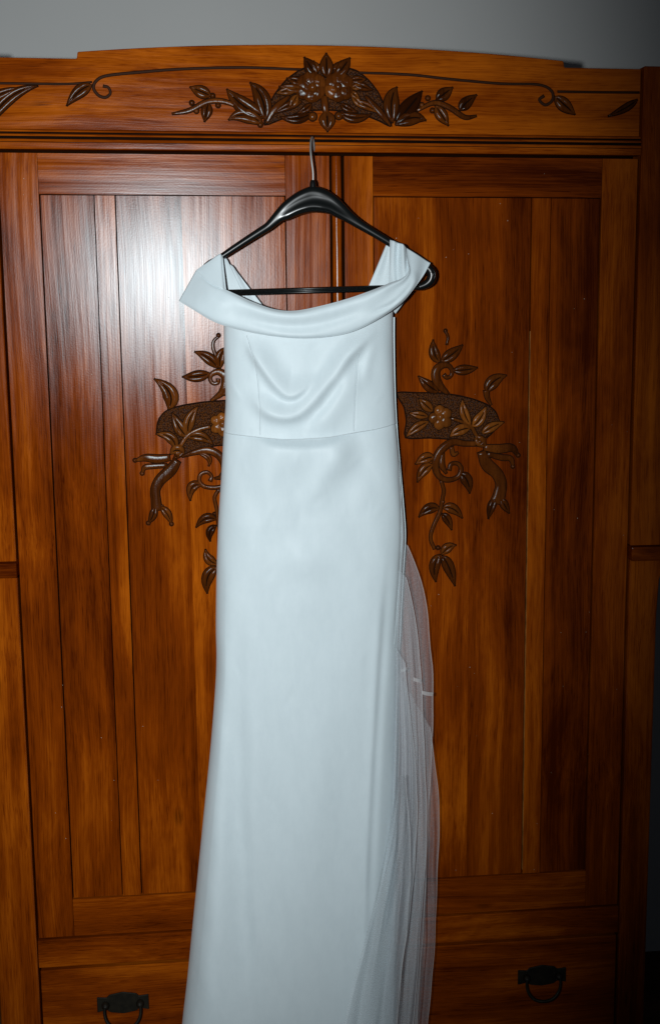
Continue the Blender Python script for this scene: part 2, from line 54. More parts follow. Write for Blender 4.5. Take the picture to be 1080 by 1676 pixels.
FOLDS = [([(-0.1653, 1.6688), (-0.152, 1.6386), (-0.1295, 1.6012), (-0.1044, 1.5682), (-0.0835, 1.5539), (-0.061, 1.5654), (-0.0334, 1.598)], 0.013, 0.0245, 0.0098, 0.28), ([(-0.1639, 1.5712), (-0.1436, 1.5393), (-0.1229, 1.5202), (-0.0936, 1.5127), (-0.064, 1.5206), (-0.0341, 1.5486), (0.0007, 1.5895), (0.0271, 1.6256), (0.0569, 1.6546), (0.0926, 1.6882)], 0.015, 0.0208, 0.0135, 0.22), ([(-0.0599, 1.4779), (-0.0301, 1.4929), (-0.006, 1.5163), (0.0181, 1.5539), (0.0471, 1.6184)], 0.009, 0.0171, 0.0245, 0.3), ([(0.0586, 1.5594), (0.0697, 1.6182), (0.0854, 1.6708)], 0.0035, 0.011, 0.011, 0.4), ([(-0.172, 1.4701), (-0.1135, 1.4561), (-0.0544, 1.4516), (-0.0067, 1.4568), (0.0532, 1.4762)], 0.015, 0.0055, 0.0612, 0.3), ([(0.0352, 1.4693), (-0.0011, 1.4231), (-0.0316, 1.3755), (-0.0564, 1.3093)], 0.006, 0.0245, 0.0208, 0.35), ([(-0.1608, 1.4438), (-0.1267, 1.3834), (-0.092, 1.3283), (-0.0566, 1.2971)], 0.003, 0.0318, 0.0343, 0.4), ([(0.0651, 1.4688), (0.0406, 1.4043), (0.0039, 1.3323)], -0.004, 0.0269, 0.0269, 0.4), ([(-0.117, 1.262), (-0.0576, 1.2261), (-0.003, 1.2468)], 0.0055, 0.0294, 0.0416, 0.45), ([(-0.1126, 1.1759), (-0.0528, 1.1431), (-0.01, 1.1667)], 0.002, 0.0318, 0.0392, 0.45), ([(-0.2184, 1.301), (-0.2203, 1.1297), (-0.2314, 0.8786), (-0.2502, 0.6198), (-0.275, 0.2485), (-0.2863, 0.0195)], 0.007, 0.0269, 0.0294, 0.25), ([(-0.192, 1.2151), (-0.1981, 1.0041), (-0.2004, 0.7482), (-0.1952, 0.4832), (-0.1892, 0.2421), (-0.1865, 0.011)], -0.012, 0.0208, 0.0294, 0.45), ([(0.1052, 1.2687), (0.0896, 1.0568), (0.0745, 0.8001), (0.059, 0.5351), (0.0466, 0.2247), (0.0423, -0.0085)], 0.007, 0.0245, 0.0147, 0.3), ([(0.115, 1.2808), (0.1009, 1.1195), (0.0865, 0.9293), (0.0742, 0.7345), (0.0641, 0.5348), (0.0577, 0.3299)], -0.0055, 0.011, 0.0086, 0.3), ([(0.1324, 1.4147), (0.137, 1.3171), (0.1344, 1.2185), (0.1268, 1.1187), (0.1204, 1.0431)], -0.005, 0.0027, 0.0027, 0.2), ([(-0.0591, 1.1246), (-0.0397, 0.7402), (-0.0591, 0.2325)], 0.004, 0.0734, 0.0734, 0.4), ([(-0.1195, 1.1265), (-0.1327, 0.7448), (-0.1231, 0.2373)], -0.004, 0.0318, 0.0318, 0.4), ([(0.0133, 1.0595), (0.0032, 0.6721), (-0.0077, 0.2287)], -0.004, 0.0318, 0.0318, 0.4), ([(-0.1624, 0.7581), (-0.1386, 0.7361), (-0.1139, 0.714)], -0.0005, 0.0063, 0.0075, 0.5), ([(-0.0269, 1.6265), (-0.0258, 1.589), (-0.0304, 1.5514)], -0.0005, 0.0072, 0.0051, 0.5), ([(0.0675, 1.4387), (0.0382, 1.4191), (0.0115, 1.3995)], 0.0011, 0.0042, 0.0067, 0.5), ([(-0.2283, 0.7058), (-0.2041, 0.6735), (-0.1778, 0.6408)], 0.0008, 0.0056, 0.0069, 0.5), ([(-0.1131, 1.352), (-0.1329, 1.3133), (-0.1448, 1.2742)], 0.0011, 0.007, 0.0077, 0.5), ([(0.0173, 1.3428), (0.02, 1.3241), (0.0193, 1.3055)], 0.0005, 0.0066, 0.0069, 0.5), ([(-0.1303, 1.6323), (-0.1489, 1.6071), (-0.1647, 1.5818)], 0.0008, 0.0071, 0.0063, 0.5), ([(-0.1292, 1.2173), (-0.1286, 1.201), (-0.1307, 1.1848)], -0.0009, 0.0073, 0.0066, 0.5), ([(-0.0876, 0.9763), (-0.0916, 0.9509), (-0.1045, 0.9257)], -0.0008, 0.0071, 0.0074, 0.5), ([(-0.0636, 1.4551), (-0.0725, 1.4264), (-0.0697, 1.3974)], 0.0011, 0.0048, 0.0067, 0.5), ([(-0.0308, 1.3903), (-0.017, 1.3586), (-0.0081, 1.3269)], 0.0004, 0.0039, 0.0082, 0.5), ([(0.0821, 1.4014), (0.0987, 1.3864), (0.109, 1.3714)], 0.0006, 0.0051, 0.0087, 0.5), ([(-0.2012, 1.5897), (-0.1873, 1.5625), (-0.1693, 1.5351)], 0.0009, 0.004, 0.0078, 0.5), ([(0.1007, 1.5563), (0.0885, 1.5418), (0.0831, 1.5273)], 0.0006, 0.0066, 0.0051, 0.5), ([(0.1099, 1.3396), (0.0884, 1.3218), (0.077, 1.3038)], 0.0008, 0.0052, 0.0074, 0.5), ([(0.0613, 1.0536), (0.0521, 1.0266), (0.0551, 0.9991)], 0.0008, 0.0073, 0.0084, 0.5), ([(-0.1659, 1.3606), (-0.1845, 1.3419), (-0.2116, 1.3234)], 0.0005, 0.0046, 0.0051, 0.5), ([(0.0189, 1.4442), (0.0495, 1.4309), (0.0743, 1.4176)], -0.0008, 0.0046, 0.005, 0.5), ([(-0.016, 1.6598), (-0.032, 1.6454), (-0.0474, 1.6309)], -0.0006, 0.0044, 0.0075, 0.5), ([(0.0188, 1.6404), (0.0538, 1.6254), (0.0858, 1.6104)], 0.0004, 0.0047, 0.0062, 0.5), ([(-0.0135, 1.6152), (-0.0408, 1.5849), (-0.0574, 1.5545)], -0.0004, 0.0073, 0.0091, 0.5), ([(-0.1771, 1.4395), (-0.1732, 1.4151), (-0.1647, 1.3906)], 0.0005, 0.0049, 0.0055, 0.5), ([(-0.0291, 1.5523), (-0.0258, 1.5364), (-0.026, 1.5206)], 0.0008, 0.0038, 0.0092, 0.5), ([(-0.1958, 1.0395), (-0.1958, 1.0128), (-0.1842, 0.9856)], -0.0008, 0.0062, 0.0052, 0.5), ([(-0.0649, 1.3591), (-0.0658, 1.3179), (-0.0756, 1.2766)], -0.0007, 0.0041, 0.0089, 0.5), ([(-0.024, 0.6838), (-0.0018, 0.667), (0.0151, 0.6504)], 0.0005, 0.0065, 0.0051, 0.5), ([(-0.1473, 1.6552), (-0.1698, 1.6389), (-0.1813, 1.6225)], -0.0009, 0.0067, 0.0096, 0.5), ([(-0.0405, 0.602), (-0.0356, 0.5704), (-0.024, 0.5383)], -0.0011, 0.0039, 0.0065, 0.5), ([(-0.0135, 1.542), (-0.02, 1.5178), (-0.037, 1.4936)], 0.0007, 0.0051, 0.0066, 0.5), ([(-0.0384, 1.4003), (-0.0723, 1.3823), (-0.1041, 1.3641)], 0.0005, 0.0051, 0.0092, 0.5), ([(-0.1263, 1.4075), (-0.1528, 1.3867), (-0.1708, 1.3656)], -0.0005, 0.0056, 0.0095, 0.5), ([(0.0664, 1.363), (0.0666, 1.332), (0.0551, 1.3011)], -0.0006, 0.0047, 0.0088, 0.5), ([(-0.1224, 1.5849), (-0.1312, 1.5617), (-0.1448, 1.5385)], -0.0007, 0.0067, 0.0089, 0.5), ([(-0.0019, 1.3674), (-0.0349, 1.3442), (-0.0571, 1.3208)], -0.001, 0.0061, 0.0087, 0.5), ([(-0.1815, 1.4871), (-0.183, 1.4722), (-0.1797, 1.4456)], -0.0004, 0.0031, 0.0037, 0.4), ([(-0.1586, 1.4942), (-0.1612, 1.4728), (-0.1563, 1.4576)], -0.0005, 0.0031, 0.0037, 0.4), ([(-0.1453, 1.4862), (-0.1442, 1.4731), (-0.1486, 1.4563)], 0.0005, 0.0031, 0.0037, 0.4), ([(-0.1289, 1.4918), (-0.1282, 1.4735), (-0.1307, 1.4611)], -0.0002, 0.0031, 0.0037, 0.4), ([(-0.1081, 1.487), (-0.1077, 1.474), (-0.107, 1.4528)], -0.0004, 0.0031, 0.0037, 0.4), ([(-0.0908, 1.4989), (-0.0932, 1.4745), (-0.0921, 1.4542)], 0.0, 0.0031, 0.0037, 0.4), ([(-0.0738, 1.4943), (-0.0732, 1.4749), (-0.0732, 1.4559)], -0.0001, 0.0031, 0.0037, 0.4), ([(-0.0522, 1.4969), (-0.0504, 1.4754), (-0.0504, 1.4614)], 0.0005, 0.0031, 0.0037, 0.4), ([(-0.0375, 1.4958), (-0.0376, 1.4758), (-0.0368, 1.4541)], -0.0005, 0.0031, 0.0037, 0.4), ([(-0.0201, 1.4985), (-0.0192, 1.4762), (-0.0196, 1.4503)], -0.0004, 0.0031, 0.0037, 0.4), ([(-0.0015, 1.5018), (-0.002, 1.4767), (-0.0048, 1.4541)], 0.0005, 0.0031, 0.0037, 0.4), ([(0.0189, 1.4984), (0.0184, 1.4772), (0.0172, 1.4617)], -0.0, 0.0031, 0.0037, 0.4), ([(0.0381, 1.4997), (0.0361, 1.4777), (0.0355, 1.4552)], 0.0001, 0.0031, 0.0037, 0.4), ([(0.0523, 1.4914), (0.0511, 1.4781), (0.0489, 1.4635)], -0.0, 0.0031, 0.0037, 0.4), ([(0.0691, 1.5004), (0.0691, 1.4785), (0.0715, 1.4483)], -0.0001, 0.0031, 0.0037, 0.4), ([(0.0922, 1.492), (0.0921, 1.479), (0.0957, 1.4641)], 0.0001, 0.0031, 0.0037, 0.4)]
SEAMS = [([(-0.163, 1.6676), (-0.148, 1.6084), (-0.1422, 1.5499), (-0.1414, 1.4744)], -0.0007, 0.0016, 0.0016, 0.08), ([(0.0495, 1.6242), (0.0442, 1.5477), (0.0413, 1.4799)], -0.0007, 0.0016, 0.0016, 0.08)]
SEAM_LINES = [[(-0.163, 1.6676), (-0.148, 1.6084), (-0.1422, 1.5499), (-0.1413, 1.4767)], [(0.052, 1.6359), (0.0442, 1.5477), (0.0413, 1.4811)], [(0.1336, 1.4147), (0.1376, 1.3171), (0.1344, 1.2185), (0.1268, 1.1187), (0.1204, 1.0431)]]
BAND_FOLDS = [([(-0.2026, 1.7469), (-0.1663, 1.7274), (-0.1204, 1.71), (-0.0624, 1.704), (-0.0038, 1.7142)], 0.0026, 0.0086, 0.0147, 0.3), ([(-0.1836, 1.7263), (-0.1322, 1.6974), (-0.0509, 1.6878), (0.0195, 1.7025), (0.0727, 1.7278)], -0.0028, 0.011, 0.011, 0.3), ([(0.0372, 1.7094), (0.0905, 1.7393), (0.1319, 1.76)], 0.0035, 0.0196, 0.011, 0.35), ([(0.0667, 1.707), (0.114, 1.7265), (0.1473, 1.7577), (0.1568, 1.7831)], -0.004, 0.0049, 0.0049, 0.3), ([(0.114, 1.7195), (0.1473, 1.7484), (0.171, 1.7831)], 0.003, 0.0061, 0.0086, 0.3), ([(-0.1443, 1.6721), (-0.0629, 1.667), (0.0192, 1.6723)], 0.0025, 0.0073, 0.0098, 0.4), ([(-0.2458, 1.7584), (-0.2235, 1.7356), (-0.1897, 1.7126)], 0.003, 0.0122, 0.0171, 0.4)]
BAND = [[(-0.2559, -0.058, 1.7904), (-0.2599, -0.06, 1.7836), (-0.2677, -0.0605, 1.7704), (-0.2779, -0.06, 1.7532), (-0.2864, -0.059, 1.7389), (-0.2899, -0.057, 1.7331)], [(-0.2308, -0.082, 1.7675), (-0.2342, -0.08579999999999999, 1.7612), (-0.2409, -0.0866, 1.7492), (-0.2496, -0.08579999999999999, 1.7335), (-0.2568, -0.0839, 1.7203), (-0.2598, -0.0804, 1.715)], [(-0.2024, -0.094, 1.7549), (-0.2056, -0.0987, 1.748), (-0.2117, -0.09964999999999999, 1.7347), (-0.2197, -0.0987, 1.7173), (-0.2264, -0.09634999999999999, 1.7027), (-0.2291, -0.0921, 1.6968)], [(-0.1775, -0.098, 1.7435), (-0.1801, -0.103, 1.7366), (-0.1852, -0.104, 1.7233), (-0.1918, -0.103, 1.7059), (-0.1973, -0.1005, 1.6913), (-0.1995, -0.096, 1.6853)], [(-0.1502, -0.098, 1.7309), (-0.1512, -0.103, 1.7243), (-0.1531, -0.104, 1.7114), (-0.1555, -0.103, 1.6946), (-0.1575, -0.1005, 1.6805), (-0.1583, -0.096, 1.6747)], [(-0.1089, -0.098, 1.717), (-0.1092, -0.103, 1.7111), (-0.1095, -0.104, 1.6995), (-0.1097, -0.103, 1.6843), (-0.1099, -0.1005, 1.6716), (-0.1098, -0.096, 1.6664)], [(-0.0684, -0.098, 1.7146), (-0.0681, -0.103, 1.7085), (-0.067, -0.104, 1.6966), (-0.0654, -0.103, 1.6811), (-0.064, -0.1005, 1.668), (-0.0633, -0.096, 1.6626)], [(-0.0159, -0.098, 1.7247), (-0.0157, -0.103, 1.7176), (-0.0145, -0.104, 1.7039), (-0.0129, -0.103, 1.6859), (-0.0115, -0.1005, 1.6708), (-0.0107, -0.096, 1.6646)], [(0.0309, -0.098, 1.7372), (0.0311, -0.103, 1.7297), (0.0323, -0.104, 1.7152), (0.0339, -0.103, 1.6961), (0.0355, -0.1005, 1.6801), (0.0364, -0.096, 1.6736)], [(0.0779, -0.098, 1.7532), (0.0774, -0.103, 1.746), (0.0772, -0.104, 1.7319), (0.0772, -0.103, 1.7136), (0.0774, -0.1005, 1.6982), (0.0778, -0.096, 1.692)], [(0.1097, -0.098, 1.7658), (0.1098, -0.103, 1.7598), (0.111, -0.104, 1.7481), (0.1129, -0.103, 1.7329), (0.1146, -0.1005, 1.7202), (0.1157, -0.096, 1.715)], [(0.1347, -0.096, 1.775), (0.1348, -0.10085, 1.7703), (0.136, -0.101825, 1.7613), (0.1379, -0.10085, 1.7496), (0.1397, -0.098425, 1.7397), (0.1408, -0.09405, 1.7357)], [(0.1473, -0.09, 1.7889), (0.1484, -0.0944, 1.7854), (0.1516, -0.0953, 1.7787), (0.1559, -0.0944, 1.7701), (0.1598, -0.0922, 1.7629), (0.1617, -0.0882, 1.76)], [(0.1453, -0.078, 1.8098), (0.1489, -0.08149999999999999, 1.8063), (0.1564, -0.08224999999999999, 1.7996), (0.1665, -0.08149999999999999, 1.791), (0.175, -0.07975, 1.7837), (0.1788, -0.0765, 1.7809)], [(0.1448, -0.064, 1.8343), (0.1503, -0.06645, 1.8307), (0.1614, -0.067025, 1.8238), (0.1762, -0.06645, 1.8148), (0.1886, -0.06522499999999999, 1.8072), (0.1939, -0.06285, 1.8043)]]
STRAP_LEFT = [[(-0.2558, -0.062, 1.7904), (-0.2558, -0.062, 1.7904)], [(-0.2335, -0.066, 1.8058), (-0.2308, -0.084, 1.7663)], [(-0.2112, -0.07, 1.8205), (-0.2092, -0.095, 1.7561)], [(-0.2067, -0.066, 1.8177), (-0.2013, -0.09, 1.7526)]]
STRAP_RIGHT = [[(0.1144, -0.07, 1.8479), (0.1112, -0.085, 1.7624)], [(0.1217, -0.078, 1.8454), (0.1198, -0.092, 1.7624)], [(0.1305, -0.074, 1.8421), (0.1286, -0.088, 1.7658)], [(0.138, -0.08, 1.8396), (0.1397, -0.094, 1.775)], [(0.1444, -0.076, 1.834), (0.1485, -0.09, 1.7877)]]
BACK_LEFT = [[(-0.2069, -0.045, 1.8159), (-0.2057, -0.04, 1.7234)], [(-0.2022, -0.044, 1.8147), (-0.1846, -0.04, 1.7233)], [(-0.1977, -0.042, 1.8125), (-0.153, -0.04, 1.7173)]]
BACK_LEFT_FACING = [[(-0.1921, -0.04, 1.8021), (-0.153, -0.036, 1.7149)], [(-0.1863, -0.037, 1.7987), (-0.1376, -0.034, 1.7148)], [(-0.183, -0.036, 1.793), (-0.1235, -0.034, 1.7148)]]
BACK_RIGHT = [[(0.1104, -0.042, 1.8395), (0.0695, -0.04, 1.746)], [(0.115, -0.044, 1.8441), (0.093, -0.044, 1.746)], [(0.122, -0.046, 1.8464), (0.1214, -0.048, 1.7459)]]
BACK_LOOP = [[(0.1506, -0.045, 1.7435), (0.1187, -0.05, 1.7177)], [(0.1796, -0.045, 1.7752), (0.1282, -0.04, 1.7068)]]
BACK_TOP = [(-0.2059, 1.7175), (-0.1528, 1.7231), (-0.107, 1.7089), (-0.0477, 1.7039), (0.0242, 1.7225), (0.0724, 1.7459), (0.1277, 1.7162)]
TULLE = [([(0.1357, -0.05, 1.2606), (0.1293, -0.05, 1.16), (0.1288, -0.05, 0.9803), (0.1281, -0.05, 0.7165), (0.134, -0.05, 0.4433), (0.1268, -0.05, 0.1901), (0.1195, -0.05, -0.0415)], [(0.15, -0.045, 1.243), (0.185, -0.045, 1.1419), (0.2017, -0.045, 1.0022), (0.2044, -0.045, 0.9303), (0.1959, -0.045, 0.6706), (0.1805, -0.045, 0.3539), (0.17, -0.045, 0.184), (0.1618, -0.045, -0.0484)], 0.004, 2.5, 0.22), ([(0.1282, -0.055, 0.9818), (0.1342, -0.055, 0.8509), (0.1403, -0.055, 0.6775), (0.1451, -0.055, 0.445), (0.1394, -0.055, 0.192), (0.1323, -0.055, -0.0392)], [(0.1967, -0.055, 0.8614), (0.2071, -0.055, 0.768), (0.2151, -0.055, 0.6736), (0.2154, -0.055, 0.5785), (0.208, -0.055, 0.4132), (0.1925, -0.055, 0.1881), (0.1821, -0.055, -0.0435)], 0.006, 3.5, 0.2), ([(0.1276, -0.065, 1.2011), (0.1211, -0.065, 1.1129), (0.1244, -0.065, 0.959), (0.1134, -0.065, 0.6829), (0.0931, -0.065, 0.4255), (0.0724, -0.065, 0.2028), (0.0578, -0.065, -0.0263)], [(0.1455, -0.07, 1.1828), (0.1616, -0.07, 1.1128), (0.1716, -0.07, 1.0102), (0.1754, -0.07, 0.9455), (0.1858, -0.07, 0.6811), (0.1718, -0.07, 0.3673), (0.1587, -0.07, 0.1992), (0.1478, -0.07, -0.0307)], 0.006, 3.0, 0.27), ([(0.1223, -0.085, 1.0417), (0.122, -0.085, 0.9521), (0.1137, -0.085, 0.6908), (0.0719, -0.085, 0.464), (0.0314, -0.085, 0.2173), (0.0033, -0.085, -0.0085)], [(0.1421, -0.085, 1.0091), (0.147, -0.085, 0.9253), (0.1671, -0.085, 0.688), (0.1465, -0.085, 0.4594), (0.1294, -0.085, 0.3223), (0.12, -0.085, 0.2107), (0.1088, -0.085, -0.0174)], 0.007, 3.0, 0.3), ([(0.1157, -0.175, 0.8033), (0.0819, -0.175, 0.6118), (0.0452, -0.175, 0.4562), (0.0065, -0.175, 0.2981), (-0.0287, -0.175, 0.0537)], [(0.1336, -0.13, 0.7858), (0.1459, -0.13, 0.6148), (0.1407, -0.13, 0.4815), (0.1252, -0.13, 0.3466), (0.1172, -0.13, 0.2368), (0.1036, -0.13, 0.0127)], 0.006, 2.5, 0.26)]
TULLE_BANDS = [[(0.1584, 0.9761), (0.1734, 0.9716), (0.1734, 0.9639), (0.1584, 0.9683)], [(0.176, 0.947), (0.1999, 0.9421), (0.1987, 0.9344), (0.176, 0.9392)], [(0.1333, 0.9938), (0.1459, 0.9984), (0.1458, 0.992), (0.1333, 0.9873)]]
HANGER = [((-0.215, 1.811), 0.0053), ((-0.1868, 1.8293), 0.0065), ((-0.1634, 1.8442), 0.0071), ((-0.134, 1.8625), 0.0078), ((-0.1164, 1.8739), 0.0085), ((-0.0975, 1.8916), 0.0119), ((-0.0828, 1.9024), 0.0178), ((-0.0612, 1.915), 0.022), ((-0.0424, 1.9219), 0.0243), ((-0.0296, 1.9237), 0.0249), ((-0.0145, 1.9215), 0.0237), ((0.0006, 1.9165), 0.0208), ((0.0169, 1.9058), 0.0169), ((0.0355, 1.8916), 0.0116), ((0.0554, 1.878), 0.009), ((0.0825, 1.862), 0.0078), ((0.1156, 1.8425), 0.0074), ((0.1476, 1.8217), 0.0071), ((0.1751, 1.8031), 0.0071)]
HANGER_END_R = [((0.1703, 1.8066), 0.0071), ((0.1871, 1.7973), 0.0089), ((0.1967, 1.7856), 0.0101), ((0.1955, 1.7728), 0.0101), ((0.1859, 1.7634), 0.0089), ((0.1703, 1.7576), 0.0071)]
HANGER_END_L = [((-0.2126, 1.8121), 0.0059), ((-0.2291, 1.8019), 0.0083), ((-0.2398, 1.7881), 0.0095), ((-0.2391, 1.7698), 0.0095), ((-0.2303, 1.756), 0.0089), ((-0.2143, 1.7479), 0.0071)]
HANGER_BAR = [(-0.2212, 1.7474), (0.1799, 1.7582)]
HOOK_BASE = (-0.0316, 1.9503)
HOOK_TOP = (-0.0319, 2.0088)

# ------------------------------------------------------------------ materials
def mat(name):
    m = bpy.data.materials.new(name); m.use_nodes = True
    nt = m.node_tree
    return m, nt, nt.nodes['Principled BSDF']

def N(nt, t, **kw):
    n = nt.nodes.new(t)
    for k, v in kw.items():
        if k.startswith('i_'): n.inputs[int(k[2:])].default_value = v
        else: setattr(n, k, v)
    return n

def ramp(nt, stops):
    r = nt.nodes.new('ShaderNodeValToRGB')
    e = r.color_ramp.elements
    while len(e) < len(stops): e.new(0.5)
    for el, (p, c) in zip(e, stops):
        el.position = p; el.color = (*c, 1)
    return r

def wood(name, axis, dark, mid, light, rough=0.236, gloss=.0138, bump=0.03):
    """varnished wood, grain running along axis 'X' or 'Z'"""
    m, nt, p = mat(name)
    L = nt.links.new
    tc = N(nt, 'ShaderNodeTexCoord')
    at = N(nt, 'ShaderNodeAttribute', attribute_type='OBJECT', attribute_name='seed')
    tone = N(nt, 'ShaderNodeAttribute', attribute_type='OBJECT', attribute_name='tone')
    off = N(nt, 'ShaderNodeVectorMath', operation='MULTIPLY'); off.inputs[1].default_value = (3.1, 7.7, 5.3)
    comb = N(nt, 'ShaderNodeCombineXYZ')
    for i in range(3): L(at.outputs['Fac'], comb.inputs[i])
    L(comb.outputs[0], off.inputs[0])
    add = N(nt, 'ShaderNodeVectorMath', operation='ADD')
    L(tc.outputs['Object'], add.inputs[0]); L(off.outputs[0], add.inputs[1])
    # slow wander of the grain
    wob = N(nt, 'ShaderNodeTexNoise'); wob.inputs['Scale'].default_value = 2.2; wob.inputs['Detail'].default_value = 1
    L(add.outputs[0], wob.inputs['Vector'])
    wsc = N(nt, 'ShaderNodeVectorMath', operation='SCALE'); wsc.inputs['Scale'].default_value = 0.03
    wsub = N(nt, 'ShaderNodeVectorMath', operation='SUBTRACT'); wsub.inputs[1].default_value = (.5, .5, .5)
    L(wob.outputs['Color'], wsub.inputs[0]); L(wsub.outputs[0], wsc.inputs[0])
    add2 = N(nt, 'ShaderNodeVectorMath', operation='ADD')
    L(add.outputs[0], add2.inputs[0]); L(wsc.outputs[0], add2.inputs[1])
    def noise(sc_across, sc_along, detail=3, rough_=.55, dist=0.0):
        mp = N(nt, 'ShaderNodeMapping')
        mp.inputs['Scale'].default_value = (sc_along, sc_across, sc_across) if axis == 'X' else (sc_across, sc_across, sc_along)
        n = N(nt, 'ShaderNodeTexNoise'); n.inputs['Scale'].default_value = 1
        n.inputs['Detail'].default_value = detail; n.inputs['Roughness'].default_value = rough_
        n.inputs['Distortion'].default_value = dist
        L(add2.outputs[0], mp.inputs[0]); L(mp.outputs[0], n.inputs['Vector'])
        return n
    broad = noise(17, .55, 3, .55, .5)
    streak = noise(95, .9, 5, .66, .2)
    fine = noise(520, 5, 3, .65)
    blotch = noise(7.5, 2.1, 5, .66, .35)
    def mth(op, a, b=None, c=None):
        n = N(nt, 'ShaderNodeMath', operation=op)
        for i, v in enumerate((a, b, c)):
            if v is None: continue
            if isinstance(v, (int, float)): n.inputs[i].default_value = v
            else: L(v, n.inputs[i])
        return n.outputs[0]
    s = mth('MULTIPLY', broad.outputs[0], .55)
    s = mth('MULTIPLY_ADD', streak.outputs[0], .30, s)
    s = mth('MULTIPLY_ADD', fine.outputs[0], .30, s)
    s = mth('MULTIPLY_ADD', blotch.outputs[0], .78, s)
    pore = noise(760, 16, 2, .5)
    pr = ramp(nt, [(.56, (0, 0, 0)), (.68, (1, 1, 1))]); L(pore.outputs[0], pr.inputs[0])
    s = mth('MULTIPLY_ADD', pr.outputs[0], -.13, s)
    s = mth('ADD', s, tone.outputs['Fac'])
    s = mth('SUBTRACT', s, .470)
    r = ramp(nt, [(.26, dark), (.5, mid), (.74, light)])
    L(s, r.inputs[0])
    # dark dashes and small knots
    kn = N(nt, 'ShaderNodeTexVoronoi'); kn.inputs['Scale'].default_value = 1
    mpk = N(nt, 'ShaderNodeMapping')
    mpk.inputs['Scale'].default_value = (4.2, 9, 9) if axis == 'X' else (9, 9, 4.2)
    L(add2.outputs[0], mpk.inputs[0]); L(mpk.outputs[0], kn.inputs['Vector'])
    kr = ramp(nt, [(.0, (1, 1, 1)), (.045, (.75, .75, .75)), (.11, (0, 0, 0))])
    L(kn.outputs['Distance'], kr.inputs[0])
    kmix = N(nt, 'ShaderNodeMix', data_type='RGBA')
    kmix.inputs[7].default_value = (dark[0] * .35, dark[1] * .3, dark[2] * .3, 1)
    kf = mth('MULTIPLY', kr.outputs[0], mth('GREATER_THAN', streak.outputs[0], .53))
    kf = mth('MULTIPLY', kf, .7)
    L(kf, kmix.inputs[0]); L(r.outputs[0], kmix.inputs[6])
    L(kmix.outputs[2], p.inputs['Base Color'])
    rr = mth('MULTIPLY_ADD', streak.outputs[0], .16, rough - .08)
    p.inputs['Specular IOR Level'].default_value = 0
    p.inputs['Roughness'].default_value = .8
    # varnish: a compact gloss lobe over the stained wood
    gl = N(nt, 'ShaderNodeBsdfAnisotropic', distribution='BECKMANN')
    gl.inputs['Color'].default_value = (.80, .95, 1, 1)
    L(rr, gl.inputs['Roughness'])
    fr = mth('MULTIPLY', mth('MULTIPLY_ADD', mth('SUBTRACT', streak.outputs[0], .5), 1.6, mth('MULTIPLY_ADD', mth('SUBTRACT', fine.outputs[0], .5), 1.2, 1.0)), gloss)
    mx = N(nt, 'ShaderNodeMixShader')
    L(fr, mx.inputs[0]); L(p.outputs[0], mx.inputs[1]); L(gl.outputs[0], mx.inputs[2])
    L(mx.outputs[0], nt.nodes['Material Output'].inputs[0])
    # open grain + sprayed varnish texture
    peel = N(nt, 'ShaderNodeTexNoise'); peel.inputs['Scale'].default_value = 330; peel.inputs['Detail'].default_value = 2
    L(add.outputs[0], peel.inputs['Vector'])
    hsum = mth('MULTIPLY_ADD', peel.outputs[0], .55, mth('MULTIPLY_ADD', fine.outputs[0], .7, mth('MULTIPLY', streak.outputs[0], 1.6)))
    b = N(nt, 'ShaderNodeBump'); b.inputs['Strength'].default_value = bump; b.inputs['Distance'].default_value = .0035
    L(hsum, b.inputs['Height']); L(b.outputs[0], p.inputs['Normal']); L(b.outputs[0], gl.inputs['Normal'])
    return m

DK, MD, LT = (.052, .0068, .0003), (.190, .0325, .0009), (.42, .095, .0036)
M = {}
M['wood_v'] = wood('varnished_wood_upright', 'Z', DK, MD, LT)
M['wood_h'] = wood('varnished_wood_level', 'X', DK, MD, LT)
M['carve'] = wood('dark_stained_carving', 'Z', (.024, .0056, .0008), (.078, .0190, .0025), (.17, .046, .006), rough=.25, gloss=.013, bump=.06)
M['petal'] = wood('lighter_carved_wood', 'Z', (.05, .013, .002), (.145, .042, .006), (.26, .080, .011), rough=.25, gloss=.013, bump=.06)

def simple(name, c, rough=.5, metal=0.0, spec=.5, noise=None):
    m, nt, p = mat(name)
    p.inputs['Base Color'].default_value = (*c, 1); p.inputs['Roughness'].default_value = rough
    p.inputs['Metallic'].default_value = metal; p.inputs['Specular IOR Level'].default_value = spec
    if noise:
        sc, st = noise
        n = N(nt, 'ShaderNodeTexNoise'); n.inputs['Scale'].default_value = sc; n.inputs['Detail'].default_value = 4
        tc = N(nt, 'ShaderNodeTexCoord'); nt.links.new(tc.outputs['Object'], n.inputs['Vector'])
        r = ramp(nt, [(.3, tuple(x * (1 - st) for x in c)), (.7, tuple(min(1, x * (1 + st)) for x in c))])
        nt.links.new(n.outputs[0], r.inputs[0]); nt.links.new(r.outputs[0], p.inputs['Base Color'])
        b = N(nt, 'ShaderNodeBump'); b.inputs['Strength'].default_value = .15; b.inputs['Distance'].default_value = .001
        nt.links.new(n.outputs[0], b.inputs['Height']); nt.links.new(b.outputs[0], p.inputs['Normal'])
    return m
M['split'] = simple('bare_split_wood', (.30, .11, .02), .6, 0, .2, (30, .6))
M['speck'] = simple('pale_dust', (.42, .36, .28), .8, 0, .1)
M['line'] = simple('stained_incised_line', (.030, .0085, .0018), .7, 0, .15)
M['groove'] = simple('groove_stain_and_shade', (.012, .0036, .0010), .9, 0, .1)  # near-black holds gathered stain and the painted-in shadow of the cuts
M['inside'] = simple('dark_carcass_inside', (.012, .004, .0014), .95, 0, .0)
M['iron'] = simple('aged_dark_bronze', (.014, .011, .006), .55, .5, .5, (60, .5))
